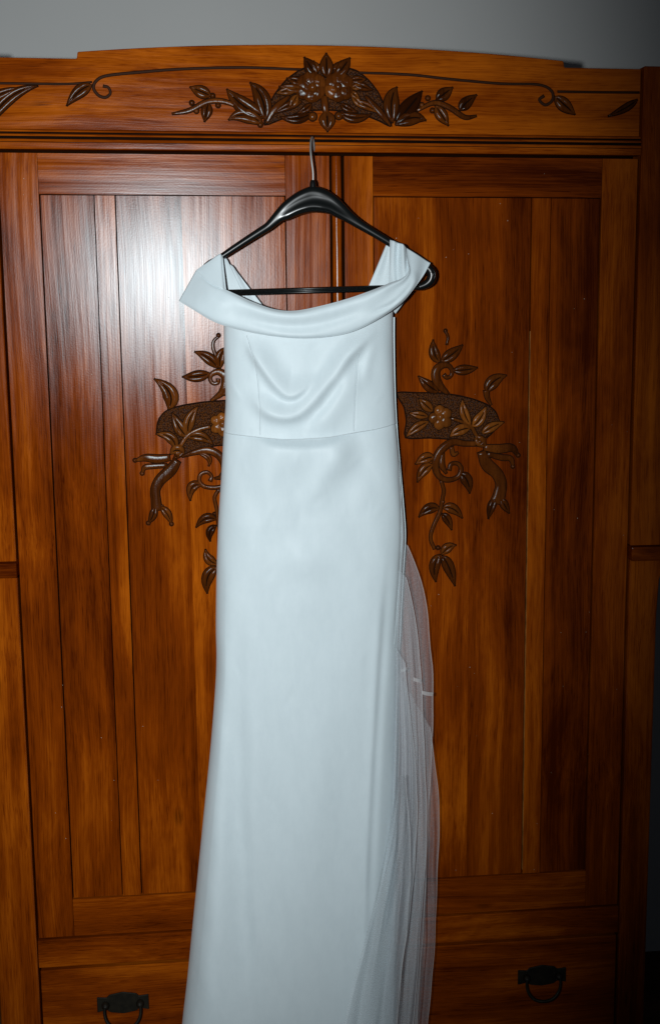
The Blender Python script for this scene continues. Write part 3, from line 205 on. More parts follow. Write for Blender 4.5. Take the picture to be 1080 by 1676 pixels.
M['wall'] = simple('grey_plaster', (.405, .408, .402), .9, 0, .2, (3, .03))
M['floor'] = wood('floor_boards', 'X', (.02, .008, .003), (.05, .02, .008), (.09, .04, .018), .5)
M['plastic'] = simple('black_plastic', (.005, .006, .006), .25, 0, .36)
M['hook'] = simple('hook_wire', (.33, .33, .32), .38, .55)

# punched ground of the carved fields
m, nt, p = mat('punched_ground')
tc = N(nt, 'ShaderNodeTexCoord')
v = N(nt, 'ShaderNodeTexVoronoi'); v.inputs['Scale'].default_value = 330
nt.links.new(tc.outputs['Object'], v.inputs['Vector'])
b = N(nt, 'ShaderNodeBump'); b.inputs['Strength'].default_value = .9; b.inputs['Distance'].default_value = .0018; b.invert = True
nt.links.new(v.outputs['Distance'], b.inputs['Height']); nt.links.new(b.outputs[0], p.inputs['Normal'])
r = ramp(nt, [(.1, (.12, .036, .006)), (.6, (.026, .0068, .0012))])
nt.links.new(v.outputs['Distance'], r.inputs[0]); nt.links.new(r.outputs[0], p.inputs['Base Color'])
p.inputs['Roughness'].default_value = .42; p.inputs['Specular IOR Level'].default_value = .10
M['punched'] = m

# satin crepe
m, nt, p = mat('white_satin')
p.inputs['Base Color'].default_value = (.645, .74, .78, 1)
p.inputs['Roughness'].default_value = .50
p.inputs['Specular IOR Level'].default_value = .30
p.inputs['Sheen Weight'].default_value = .12
tc = N(nt, 'ShaderNodeTexCoord')
n1 = N(nt, 'ShaderNodeTexNoise'); n1.inputs['Scale'].default_value = 1; n1.inputs['Detail'].default_value = 2
mp = N(nt, 'ShaderNodeMapping'); mp.inputs['Scale'].default_value = (900, 900, 260)
nt.links.new(tc.outputs['Object'], mp.inputs[0]); nt.links.new(mp.outputs[0], n1.inputs['Vector'])
n2 = N(nt, 'ShaderNodeTexNoise'); n2.inputs['Scale'].default_value = 14; n2.inputs['Detail'].default_value = 3
nt.links.new(tc.outputs['Object'], n2.inputs['Vector'])
b = N(nt, 'ShaderNodeBump'); b.inputs['Strength'].default_value = .06; b.inputs['Distance'].default_value = .001
nt.links.new(n1.outputs[0], b.inputs['Height'])
b2 = N(nt, 'ShaderNodeBump'); b2.inputs['Strength'].default_value = .10; b2.inputs['Distance'].default_value = .010
nt.links.new(n2.outputs[0], b2.inputs['Height']); nt.links.new(b.outputs[0], b2.inputs['Normal'])
nt.links.new(b2.outputs[0], p.inputs['Normal'])
n3 = N(nt, 'ShaderNodeTexNoise'); n3.inputs['Scale'].default_value = 1; n3.inputs['Detail'].default_value = 5; n3.inputs['Roughness'].default_value = .7
mp3 = N(nt, 'ShaderNodeMapping'); mp3.inputs['Scale'].default_value = (60, 60, 22)
nt.links.new(tc.outputs['Object'], mp3.inputs[0]); nt.links.new(mp3.outputs[0], n3.inputs['Vector'])
r3 = ramp(nt, [(.25, (.62, .715, .756)), (.75, (.665, .76, .80))])
nt.links.new(n3.outputs[0], r3.inputs[0]); nt.links.new(r3.outputs[0], p.inputs['Base Color'])
M['satin'] = m
M['seam_shade'] = simple('shaded_seam_thread', (.52, .58, .605), .7)  # shadow tone of the satin, colours in the shade along the seams

def tulle_mat(name, op, c=(.84, .91, .96)):
    m = bpy.data.materials.new(name); m.use_nodes = True
    nt = m.node_tree; nt.nodes.clear()
    o = N(nt, 'ShaderNodeOutputMaterial'); mx = N(nt, 'ShaderNodeMixShader')
    tr = N(nt, 'ShaderNodeBsdfTransparent'); df = N(nt, 'ShaderNodeBsdfDiffuse')
    tl_ = N(nt, 'ShaderNodeBsdfTranslucent'); m2 = N(nt, 'ShaderNodeMixShader'); m2.inputs[0].default_value = .3
    df.inputs[0].default_value = (*c, 1); tl_.inputs[0].default_value = (*c, 1)
    L = nt.links.new
    # the net is denser where it lies edge-on to the eye, with a faint weave and specks
    tc = N(nt, 'ShaderNodeTexCoord')
    n1 = N(nt, 'ShaderNodeTexNoise'); n1.inputs['Scale'].default_value = 1; n1.inputs['Detail'].default_value = 3
    mp = N(nt, 'ShaderNodeMapping'); mp.inputs['Scale'].default_value = (70, 40, 5)
    L(tc.outputs['Object'], mp.inputs[0]); L(mp.outputs[0], n1.inputs['Vector'])
    n2 = N(nt, 'ShaderNodeTexNoise'); n2.inputs['Scale'].default_value = 380; n2.inputs['Detail'].default_value = 1
    L(tc.outputs['Object'], n2.inputs['Vector'])
    a = N(nt, 'ShaderNodeMath', operation='MULTIPLY_ADD'); a.inputs[1].default_value = .12; a.inputs[2].default_value = op - .15
    L(n1.outputs[0], a.inputs[0])
    a2 = N(nt, 'ShaderNodeMath', operation='MULTIPLY_ADD', use_clamp=True); a2.inputs[1].default_value = .20
    L(n2.outputs[0], a2.inputs[0]); L(a.outputs[0], a2.inputs[2])
    L(df.outputs[0], m2.inputs[1]); L(tl_.outputs[0], m2.inputs[2])
    L(a2.outputs[0], mx.inputs[0]); L(tr.outputs[0], mx.inputs[1]); L(m2.outputs[0], mx.inputs[2])
    L(mx.outputs[0], o.inputs[0])
    return m

# ------------------------------------------------------------------ object helpers
def link(name, me, parent=None, label=None, seed=None, tone=0.0):
    o = bpy.data.objects.new(name, me); col.objects.link(o)
    if parent is not None:
        o.parent = parent
        if parent.type == 'EMPTY': o.location = -parent.location
    o['seed'] = random.uniform(0, 40) if seed is None else seed
    o['tone'] = float(tone)
    if label: o['label'] = label
    return o

def thing(name, loc, label, cat):
    o = bpy.data.objects.new(name, None); col.objects.link(o)
    o.location = loc; o['label'] = label; o['category'] = cat
    o.empty_display_size = .05
    return o

def finish(bm, name, mats, smooth=False, angle=None):
    me = bpy.data.meshes.new(name); bm.to_mesh(me); bm.free()
    for k in mats: me.materials.append(M[k] if isinstance(k, str) else k)
    if smooth:
        for pl in me.polygons: pl.use_smooth = True
    return me

def board(name, x0, x1, y0, y1, z0, z1, m, parent, bev=.0012, tone=0.0, label=None, wear=.0):
    """a plank: box with eased, slightly uneven edges"""
    bm = bmesh.new()
    bmesh.ops.create_cube(bm, size=1)
    bmesh.ops.scale(bm, vec=(x1 - x0, y1 - y0, z1 - z0), verts=bm.verts)
    bmesh.ops.translate(bm, vec=((x0 + x1) / 2, (y0 + y1) / 2, (z0 + z1) / 2), verts=bm.verts)
    if bev:
        bmesh.ops.bevel(bm, geom=bm.edges[:], offset=bev, segments=2, affect='EDGES', profile=.6)
    me = finish(bm, name, [m])
    return link(name, me, parent, label, tone=tone)

def prism(name, pts, y0, y1, m, parent, bev=.0012, tone=0.0, label=None):
    """outline in x, z pushed from y0 (front) to y1"""
    bm = bmesh.new()
    f = bm.faces.new([bm.verts.new((x, y0, z)) for x, z in pts])
    e = bmesh.ops.extrude_face_region(bm, geom=[f])
    bmesh.ops.translate(bm, vec=(0, y1 - y0, 0), verts=[g for g in e['geom'] if isinstance(g, bmesh.types.BMVert)])
    bmesh.ops.recalc_face_normals(bm, faces=bm.faces)
    if bev: bmesh.ops.bevel(bm, geom=bm.edges[:], offset=bev, segments=1, affect='EDGES')
    return link(name, finish(bm, name, [m]), parent, label, tone=tone)

def catmull(pts, n):
    P = np.array(pts, float)
    if len(P) == 2:
        t = np.linspace(0, 1, n)[:, None]; return P[0] * (1 - t) + P[1] * t
    Q = np.vstack([2 * P[0] - P[1], P, 2 * P[-1] - P[-2]])
    seg = np.linspace(0, len(P) - 1, n); out = []
    for s in seg:
        i = min(int(s), len(P) - 2); t = s - i
        a, b_, c, d = Q[i], Q[i + 1], Q[i + 2], Q[i + 3]
        out.append(.5 * (2 * b_ + (c - a) * t + (2 * a - 5 * b_ + 4 * c - d) * t * t + (3 * b_ - a - 3 * c + d) * t ** 3))
    return np.array(out)

def grid_mesh(name, G, mats, smooth=True, flip=False):
    """G: rows x cols x 3"""
    G = np.asarray(G, float); r, c = G.shape[:2]
    idx = np.arange(r * c).reshape(r, c)
    F = np.stack([idx[:-1, :-1], idx[:-1, 1:], idx[1:, 1:], idx[1:, :-1]], -1).reshape(-1, 4)
    if flip: F = F[:, ::-1]
    me = bpy.data.meshes.new(name)
    me.from_pydata(G.reshape(-1, 3).tolist(), [], F.tolist())
    for k in mats: me.materials.append(M[k] if isinstance(k, str) else k)
    if smooth:
        me.polygons.foreach_set('use_smooth', np.ones(len(me.polygons), bool))
    me.update()
    return me

# ---- carved pieces, lying on a board whose face is at y = yb
RIM = .0017
def carved_leaf(name, base, ctrl, tip, width, kind, yb, parent, lift=0.0, roundness=.0):
    b, t = np.array(base), np.array(tip)
    c = (b + t) / 2 if ctrl is None else np.array(ctrl)
    n = 11
    s = np.linspace(0, 1, n)
    C = ((1 - s) ** 2)[:, None] * b + (2 * s * (1 - s))[:, None] * c + (s ** 2)[:, None] * t
    T = np.gradient(C, axis=0); T /= np.linalg.norm(T, axis=1)[:, None] + 1e-9
    Nn = np.stack([-T[:, 1], T[:, 0]], 1)
    if name == 'petal': prof = np.sin(np.pi * (s * .80 + .10)) ** .6 * np.where(s > .85, 1 - ((s - .85) / .15) ** 2 * .75, 1)
    else: prof = np.sin(np.pi * np.clip(s, 0, 1) ** .82) ** .85
    hw = np.maximum(width / 2 * prof, .0006)
    vs = [-1.0, -.90, -.52, -.11, 0, .11, .52, .90, 1.0]
    hs = [.0008, .0036, .0052, .0034, .0008, .0034, .0048, .0036, .0008] if name == 'leaf' else [.0008, .0032, .0052, .0056, .0054, .0056, .0052, .0032, .0008]
    k = min(1.0, width / .013)
    rows = []
    for i in range(n):
        fade = math.sin(math.pi * min(1, max(0, .08 + s[i] * .9))) ** .45
        row = []
        row.append((C[i] - Nn[i] * (hw[i] + RIM), .0003))
        for v_, h in zip(vs, hs):
            jig = .0006 * math.sin(17 * s[i] + 5 * v_ + width * 900) if abs(v_) < .9 else 0
            row.append((C[i] + Nn[i] * hw[i] * v_, .0005 + lift + (h + jig) * fade * k))
        row.append((C[i] + Nn[i] * (hw[i] + RIM), .0003))
        rows.append([(p_[0], yb - h_, p_[1]) for p_, h_ in row])
    # close tip and base with a rim row
    first = [(p_[0] - T[0][0] * RIM, yb - .0003, p_[2] - T[0][1] * RIM) for p_ in rows[0]]
    last = [(p_[0] + T[-1][0] * RIM * 1.4, yb - .0003, p_[2] + T[-1][1] * RIM * 1.4) for p_ in rows[-1]]
    G = np.array([first] + rows + [last])
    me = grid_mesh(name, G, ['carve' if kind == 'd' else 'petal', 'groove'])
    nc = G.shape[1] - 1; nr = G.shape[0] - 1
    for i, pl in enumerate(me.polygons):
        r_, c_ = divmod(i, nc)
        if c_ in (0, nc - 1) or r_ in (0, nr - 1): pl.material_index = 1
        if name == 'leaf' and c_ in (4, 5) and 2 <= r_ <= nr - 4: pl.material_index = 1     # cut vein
        pl.use_smooth = pl.material_index == 0
    return link(name, me, parent, tone=random.uniform(-.06, .06))

def carved_stem(name, pts, ws, kind, yb, parent):
    n = max(6, 5 * (len(pts) - 1) + 1)
    C = catmull(pts, n); Wd = catmull([(w_, 0) for w_ in ws], n)[:, 0]
    T = np.gradient(C, axis=0); T /= np.linalg.norm(T, axis=1)[:, None] + 1e-9
    Nn = np.stack([-T[:, 1], T[:, 0]], 1)
    thin = name == 'scroll_line'
    rim = .0009 if thin else RIM
    rows = []
    for i in range(n):
        hw = max(Wd[i] / 2, .0005)
        h = min(.0055, hw * .75) if not thin else .0009
        ribbon = name == 'ribbon'
        prof = [(-1, .15), (-.86, .75), (-.45, 1.0 if not ribbon else .55), (0, .86 if not ribbon else .95), (.45, 1.0 if not ribbon else .6), (.86, .75), (1, .15)]
        row = [(C[i] - Nn[i] * (hw + rim), .0003)]
        row += [(C[i] + Nn[i] * hw * v_, .0005 + h * q) for v_, q in prof]
        row += [(C[i] + Nn[i] * (hw + rim), .0003)]
        rows.append([(p_[0], yb - h_, p_[1]) for p_, h_ in row])
    first = [(p_[0] - T[0][0] * rim, yb - .0003, p_[2] - T[0][1] * rim) for p_ in rows[0]]
    last = [(p_[0] + T[-1][0] * rim, yb - .0003, p_[2] + T[-1][1] * rim) for p_ in rows[-1]]
    G = np.array([first] + rows + [last])
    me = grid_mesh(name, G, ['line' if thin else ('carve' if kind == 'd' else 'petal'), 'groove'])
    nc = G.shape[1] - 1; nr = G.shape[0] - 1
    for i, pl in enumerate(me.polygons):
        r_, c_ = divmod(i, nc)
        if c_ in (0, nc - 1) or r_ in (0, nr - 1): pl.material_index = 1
        pl.use_smooth = pl.material_index == 0
    return link(name, me, parent, tone=random.uniform(-.05, .05))

def carved_ball(name, c, r, kind, yb, parent):
    bm = bmesh.new()
    bmesh.ops.create_uvsphere(bm, u_segments=10, v_segments=6, radius=1)
    for v_ in bm.verts:
        v_.co = Vector((c[0] + v_.co.x * r, yb - max(0, .0006 - v_.co.y * min(r, .006) * (.9 if name == 'berry' else 1.3)), c[1] + v_.co.z * r))
    me = finish(bm, name, ['carve' if kind == 'd' else 'petal'], smooth=True)
    # flat dark ring round it for the groove's stain and shadow
    bm = bmesh.new(); bm.from_mesh(me)
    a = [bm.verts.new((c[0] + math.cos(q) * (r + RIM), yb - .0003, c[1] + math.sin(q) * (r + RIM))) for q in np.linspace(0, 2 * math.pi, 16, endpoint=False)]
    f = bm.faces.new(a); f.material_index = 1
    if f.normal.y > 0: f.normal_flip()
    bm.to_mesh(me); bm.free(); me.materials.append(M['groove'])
    return link(name, me, parent)

def carved_plate(pts, yb, parent):
    P = catmull(pts + [pts[0]], 8 * len(pts) + 1)[:-1] if False else np.array(pts)
    # smooth outline
    dense = []
    n = len(P)
    for i in range(n):
        p0, p1, p2, p3 = P[i - 1], P[i], P[(i + 1) % n], P[(i + 2) % n]
        sharp = False
        for t in (0, .25, .5, .75):
            q = .5 * (2 * p1 + (p2 - p0) * t + (2 * p0 - 5 * p1 + 4 * p2 - p3) * t * t + (3 * p1 - p0 - 3 * p2 + p3) * t ** 3)
            lin = p1 * (1 - t) + p2 * t
            dense.append(.55 * q + .45 * lin)
    D_ = np.array(dense); c = D_.mean(0)
    bm = bmesh.new()
    inner = [bm.verts.new((x, yb - .0002, z)) for x, z in D_]
    f = bm.faces.new(inner)
    if f.normal.y > 0: f.normal_flip()
    T = np.roll(D_, -1, 0) - np.roll(D_, 1, 0); T /= np.linalg.norm(T, axis=1)[:, None]
    Nn = np.stack([-T[:, 1], T[:, 0]], 1)
    if np.sum(Nn * (D_ - c)) < 0: Nn = -Nn
    lip = [bm.verts.new((x + nx * .0012, yb - .0012, z + nz * .0012)) for (x, z), (nx, nz) in zip(D_, Nn)]
    out_ = [bm.verts.new((x + nx * .0030, yb - .0001, z + nz * .0030)) for (x, z), (nx, nz) in zip(D_, Nn)]
    for A_, B_ in ((inner, lip), (lip, out_)):
        for i in range(len(A_)):
            j = (i + 1) % len(A_)
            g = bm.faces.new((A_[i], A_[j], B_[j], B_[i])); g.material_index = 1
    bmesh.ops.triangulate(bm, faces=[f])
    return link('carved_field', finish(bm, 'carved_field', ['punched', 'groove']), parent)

def carve(items, yb, parent):
    for it in items:
        if it[0] == 'plate': carved_plate(it[1], yb, parent)
    for it in items:
        k = it[0]
        if k in ('leaf', 'petal'): carved_leaf(k, it[1], it[2], it[3], it[4], it[5], yb, parent, lift=.0006)
        elif k in ('stem', 'ribbon', 'scroll_line'): carved_stem(k, it[1], it[2], it[3], yb, parent)
        elif k in ('berry', 'flower_eye'): carved_ball(k, it[1], it[2], it[3], yb - (.002 if k == 'flower_eye' else 0), parent)

# ------------------------------------------------------------------ setting
def sheet(name, pts, m):
    me = bpy.data.meshes.new(name); me.from_pydata(pts, [], [tuple(range(len(pts)))]); me.materials.append(M[m])
    o = link(name, me); o['kind'] = 'structure'; return o
WALL_Y = .56
sheet('wall', [(-2.2, WALL_Y, 0), (2.2, WALL_Y, 0), (2.2, WALL_Y, 2.9), (-2.2, WALL_Y, 2.9)], 'wall')
sheet('floor', [(-2.2, -3.2, 0), (2.2, -3.2, 0), (2.2, WALL_Y, 0), (-2.2, WALL_Y, 0)], 'floor')

# ------------------------------------------------------------------ wardrobe
ward = thing('wardrobe', (0, .25, 0), 'tall varnished wooden wardrobe with carved crest, two panelled doors and drawers', 'wardrobe')
Z = 1.55
z_gap_t, z_gap_b = Z + .466, Z + .4595
z_rail_b = Z + .384
z_dbot = Z - 1.133
for s, lab in ((-1, None), (1, None)):
    # corner posts: full height, swelling towards the mid ledge
    xi, xo = s * .6255, s * .698
    zs = [0.02, .6, 1.07, 1.15, 1.185, 1.195, 1.228, 1.24, 1.28, 1.36, 1.7, Z + .636]
    ex = [-.012, -.012, -.012, -.008,] if s > 0 else [.009, .007, .004, .003,]
    ex = ex + [ .004, .006, .006, .004, -.002, -.003, -.002, -.001]
    pts = [(xi, zs[0])] + [(xo + s * e, z) for z, e in zip(zs, ex)] + [(xi, zs[-1])]
    prism('corner_post', pts, -.012, .05, 'wood_v', ward, bev=.002, tone=.05)
    board('post_ledge', min(s * .622, s * .716), max(s * .622, s * .716), -.034, .02, Z - .355, Z - .325, 'wood_h', ward, bev=.003, tone=-.14)
    board('side_panel', min(s * .66, s * .68), max(s * .66, s * .68), .051, .53, .03, Z + .61, 'wood_v', ward)
board('back_panel', -.66, .66, .515, .53, .03, Z + .6, 'inside', ward, bev=0)
board('top_panel', -.66, .66, .03, .51, Z + .5, Z + .52, 'wood_h', ward)
board('inner_dust_board', -.66, .66, .06, .10, .05, Z + .5, 'inside', ward, bev=0)

# crest board with stepped, bowed top edge
pts = [(-.6235, Z + .497), (-.6235, Z + .632), (-.468, Z + .632), (-.466, Z + .6445)]
for i in range(1, 24):
    x = -.466 + i * .932 / 24; pts.append((x, Z + .6445 + .0205 * (1 - (x / .466) ** 2)))
pts += [(.466, Z + .6445), (.468, Z + .632), (.6235, Z + .632), (.6235, Z + .497)]
frieze = prism('crest_board', pts, 0.0, .025, 'wood_h', ward, bev=.0015, tone=.05)
# moulding below it, pushed along x
prof = [(.02, Z + .503), (-.004, Z + .503), (-.0085, Z + .5005), (-.0095, Z + .4975), (-.0055, Z + .4955), (-.0055, Z + .4948), (-.0115, Z + .4925), (-.0125, Z + .4895), (-.008, Z + .4870), (-.008, Z + .4862), (-.0140, Z + .4838), (-.0152, Z + .4815), (-.0140, Z + .4790), (-.0120, Z + .4780), (-.0120, Z + .468), (-.0105, z_gap_t), (.02, z_gap_t)]
bm = bmesh.new()
a = [bm.verts.new((-.6235, y, z)) for y, z in prof]; b_ = [bm.verts.new((.6235, y, z)) for y, z in prof]
for i in range(len(prof) - 1):
    f_ = bm.faces.new((a[i], b_[i], b_[i + 1], a[i + 1]))
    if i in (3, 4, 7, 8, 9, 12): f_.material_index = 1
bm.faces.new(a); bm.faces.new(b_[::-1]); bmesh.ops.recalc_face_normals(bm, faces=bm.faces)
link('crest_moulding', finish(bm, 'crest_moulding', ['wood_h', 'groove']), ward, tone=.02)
carve(CARVE_FRIEZE, 0.0, frieze)

# doors: the frame of each door is the part, planks and carvings its pieces
def door(s, label, tones):
    """s = -1 left, +1 right; coordinates measured outwards from the middle"""
    root = None
    def bd(name, a, b_, y0, z0, z1, m, tone, parent, bev=.0):
        x0, x1 = sorted((s * a, s * b_))
        return board(name, x0, x1, y0, y0 + .022, z0, z1, m, parent, bev, tone)
    inner0 = .0055 if s < 0 else .034
    if s < 0: i0, i1 = -.0042, .0815
    else: i0, i1 = .0335, .0895
    root = bd('door', .08 if s < 0 else .0885, .555, .014, z_dbot + .03, z_gap_b - .02, 'inside', 0, ward, bev=0)
    root['label'] = label
    t = tones
    bd('stile', i0, i1 - .0004, 0.0, z_dbot, z_gap_b, 'wood_v', t[0], root)
    bd('stile', .5495, .6215, 0.0, z_dbot, z_gap_b, 'wood_v', t[1], root)
    bd('top_rail', i1 + .0004, .5488, .0006, z_rail_b, z_gap_b, 'wood_h', t[2], root)
    bd('bottom_rail', i1 + .0004, .5488, .0004, z_dbot, Z - 1.0515, 'wood_h', t[3], root)
    zt, zb = z_rail_b - .0020, Z - 1.0495
    # upright boards between the rails
    mz0, mz1 = .4082, .4455
    bd('muntin', mz0, mz1, .0012, zb, zt, 'wood_v', t[4], root, bev=.0)
    bd('narrow_panel', mz1 + .0024, .5468, .0048, zb, zt, 'wood_v', t[5], root, bev=.0)
    w_ = (mz0 - .0012 - i1) / 3
    cuts = [i1 + .0020, i1 + w_ * .95, i1 + w_ * 1.85, mz0 - .0024]
    for k in range(3):
        bd('panel_board', cuts[k] + .00003, cuts[k + 1] - .00003, .0045, zb, zt, 'wood_v', t[6 + k], root, bev=.0)
    return root
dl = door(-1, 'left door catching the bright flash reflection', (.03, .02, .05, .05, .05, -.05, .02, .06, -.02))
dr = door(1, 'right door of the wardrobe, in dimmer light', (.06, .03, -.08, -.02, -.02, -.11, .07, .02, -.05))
carve(CARVE_LEFT, .0045, dl)
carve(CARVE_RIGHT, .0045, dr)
# pale split edge of the right muntin
board('split_edge', .4072, .4084, .0005, .01, Z - 1.04, Z + .12, 'split', dr, bev=0)
# meeting strip on the right door, worn and rounded
bm = bmesh.new()
sec = [(.0090, .004), (.0092, -.007), (.0120, -.0105), (.0180, -.0118), (.0240, -.0105), (.0268, -.007), (.0270, .004)]
zz = np.linspace(z_dbot + .002, z_gap_b - .001, 46)
G = np.array([[(x + .0005 * math.sin(z * 31 + i), y + .0006 * math.sin(z * 57 + 2 * i), z) for i, (x, y) in enumerate(sec)] for z in zz])
o = link('meeting_strip', grid_mesh('meeting_strip', G, ['wood_v']), dr, tone=.08)
board('door_rebate', .0045, .0335, .012, .02, z_dbot, z_gap_b, 'inside', dr, bev=0)

# rail under the doors, drawers, plinth
board('lower_rail', -.6245, .6245, -.004, .03, Z - 1.199, z_dbot - .004, 'wood_h', ward, bev=.0022, tone=.07)
zd0, zd1 = Z - 1.43, Z - 1.2085
def bail_handle(parent, cx_, cz_):
    y = .0022
    o = prism('handle_plate', [(cx_ - .054, cz_ - .018), (cx_ - .054, cz_ + .016), (cx_ - .034, cz_ + .014), (cx_ - .028, cz_ + .020), (cx_, cz_ + .025), (cx_ + .028, cz_ + .020), (cx_ + .034, cz_ + .014), (cx_ + .054, cz_ + .016), (cx_ + .054, cz_ - .018), (cx_ + .034, cz_ - .014), (cx_ + .026, cz_ - .020), (cx_, cz_ - .024), (cx_ - .026, cz_ - .020), (cx_ - .034, cz_ - .014)], y - .006, y - .0015, 'iron', parent, bev=.001)
    for sg in (-1, 1):
        bm = bmesh.new()
        bmesh.ops.create_uvsphere(bm, u_segments=12, v_segments=8, radius=.0085)
        bmesh.ops.scale(bm, vec=(1, 1.4, 1), verts=bm.verts)
        bmesh.ops.translate(bm, vec=(cx_ + sg * .036, y - .012, cz_), verts=bm.verts)
        link('handle_lug', finish(bm, 'handle_lug', ['iron'], True), parent)
    pts = [(cx_ + .036 * c_, y - .020 - .010 * d_, cz_ + h_) for c_, d_, h_ in ((-1.0, 0, .004), (-1.05, .2, -.012), (-.92, .5, -.030), (-.55, .8, -.044), (0, 1, -.048), (.55, .8, -.044), (.92, .5, -.030), (1.05, .2, -.012), (1.0, 0, .004))]
    tube('handle_bail', pts, [.0028, .0030, .0033, .0036, .0038, .0036, .0033, .0030, .0028], 'iron', parent)

def tube(name, pts, rad, m, parent, n=None, seg=10, flat=None, closed_ends=True, label=None):
    n = n or 5 * (len(pts) - 1) + 1
    C = catmull(pts, n); Rr = catmull([(r_, 0, 0) for r_ in rad], n)[:, 0]
    T = np.gradient(C, axis=0); T /= np.linalg.norm(T, axis=1)[:, None] + 1e-9
    up = np.array((0, -1.0, 0)) if abs(T[:, 1]).max() < .9 else np.array((1.0, 0, 0))
    bm = bmesh.new(); rings = []
    for i in range(n):
        a_ = np.cross(T[i], up); a_ /= np.linalg.norm(a_) + 1e-9
        b2_ = np.cross(a_, T[i])
        fd = 1.0 if flat is None else flat
        rings.append([bm.verts.new(C[i] + Rr[i] * (math.cos(q) * a_ + math.sin(q) * b2_ * fd)) for q in np.linspace(0, 2 * math.pi, seg, endpoint=False)])
    for i in range(n - 1):
        for j in range(seg):
            k = (j + 1) % seg
            bm.faces.new((rings[i][j], rings[i][k], rings[i + 1][k], rings[i + 1][j]))
    bm.faces.new(rings[0][::-1]); bm.faces.new(rings[-1])
    bmesh.ops.recalc_face_normals(bm, faces=bm.faces)
    return link(name, finish(bm, name, [m], True), parent, label)

for s, lab in ((-1, 'left drawer below the bright door'), (1, 'right drawer in deep shade')):
    x0, x1 = sorted((s * .008, s * .6225))
    d = board('drawer', x0, x1, .0022, .03, zd0, zd1, 'wood_h', ward, bev=.0018, tone=-.01 if s < 0 else -.03, label=lab)
    bail_handle(d, s * .4545, Z - 1.291)
board('drawer_divider', -.0065, .0065, .004, .03, zd0, zd1, 'wood_v', ward)
board('plinth', -.6245, .6245, .002, .03, .02, zd0 - .006, 'wood_h', ward, bev=.002)

# ------------------------------------------------------------------ hanger
YH = -.06
hb = HANGER_BAR
hang = thing('clothes_hanger', (HOOK_BASE[0], YH, HANGER_BAR[0][1]), 'black plastic clothes hanger with metal hook on the wardrobe door', 'hanger')
# body: swelling shoulder piece, section fuller towards its lower edge
cx_ = np.array([(c[0], c[1]) for c, r_ in HANGER]); rr = np.array([r_ for c, r_ in HANGER])
n = 90
C = catmull(cx_, n); Rr = catmull(np.stack([rr, rr * 0], 1), n)[:, 0]
T = np.gradient(C, axis=0); T /= np.linalg.norm(T, axis=1)[:, None]
seg = 24; rings = []
for i in range(n):
    big = np.clip((Rr[i] - .008) / .016, 0, 1)
    nrm = np.array((-T[i][1], T[i][0]))
    nrm = nrm * (1 - big) + np.array((0, 1)) * big; nrm /= np.linalg.norm(nrm)
    dep = .0075 * (1 - big) + .0135 * big
    row = []
    for q in np.linspace(0, 2 * math.pi, seg, endpoint=False):
        h = math.cos(q); f = math.sin(q)
        f = math.copysign(abs(f) ** .8, f)
        # hollow the face above the lip
        lip = 1 - big * .34 * math.exp(-((h - .05) / .42) ** 2) + big * .22 * math.exp(-((h + .62) / .26) ** 2)
        row.append((C[i][0] + nrm[0] * Rr[i] * h, YH - f * dep * lip, C[i][1] + nrm[1] * Rr[i] * h))
    rings.append(row + [row[0]])
link('shoulder_body', grid_mesh('shoulder_body', np.array(rings), ['plastic'], flip=True), hang)
for nm, dat in (('arm_end', HANGER_END_R), ('arm_end', HANGER_END_L)):
    tube(nm, [(c[0], YH, c[1]) for c, r_ in dat], [r_ * .95 for c, r_ in dat], 'plastic', hang, seg=12, flat=.9)
# ring-shaped notch on the visible arm end
c0 = HANGER_END_R[2][0]
for r_, a0, a1 in ((.0075, -.9, 1.7), (.0034, -.6, 1.8)):
    tube('moulded_rib', [(c0[0] - .002 + r_ * math.cos(q), YH - .0095, c0[1] - .004 + r_ * 1.5 * math.sin(q)) for q in np.linspace(a0, a1, 7)], [.0009] * 7, 'plastic', hang, seg=6)
(xa, za), (xb, zb_) = hb
bm = bmesh.new()
sec = [(-.0062, .004), (-.0061, -.0005), (-.0052, -.0038), (-.0034, -.0056), (-.0016, -.0050), (-.0004, -.0034), (.0008, -.0036), (.0024, -.0054), (.0042, -.0052), (.0056, -.0034), (.0062, -.0005), (.0062, .004)]
A_ = [bm.verts.new((xa, YH + y, za + z)) for z, y in sec]; B_ = [bm.verts.new((xb, YH + y, zb_ + z)) for z, y in sec]
for i in range(len(sec)): bm.faces.new((A_[i], A_[(i + 1) % len(sec)], B_[(i + 1) % len(sec)], B_[i]))
bm.faces.new(A_[::-1]); bm.faces.new(B_); bmesh.ops.recalc_face_normals(bm, faces=bm.faces)
link('trouser_bar', finish(bm, 'trouser_bar', ['plastic'], True), hang)
hx, hz = HOOK_BASE
tube('hook_collar', [(hx, YH, hz - .022), (hx, YH, hz - .008), (hx, YH, hz + .004), (hx, YH, hz + .009)], [.0088, .0070, .0058, .0040], 'plastic', hang, seg=12)
tube('hook', [(hx, YH, hz - .004), (hx + .0006, YH, hz + .022), (hx - .0022, YH + .001, hz + .048), (hx - .0032, YH + .004, hz + .066), (hx - .0018, YH + .012, hz + .082), (hx + .0014, YH + .024, hz + .090), (hx + .0042, YH + .036, hz + .086), (hx + .0056, YH + .043, hz + .074), (hx + .0060, YH + .050, hz + .068), (hx + .0060, YH + .066, hz + .0665)], [.0021] * 10, 'hook', hang, n=60, seg=10)

# ------------------------------------------------------------------ dress
dress = thing('wedding_dress', (-.06, -.06, .03), 'long white satin wedding dress with off-shoulder neckline hanging in front of wardrobe', 'dress')

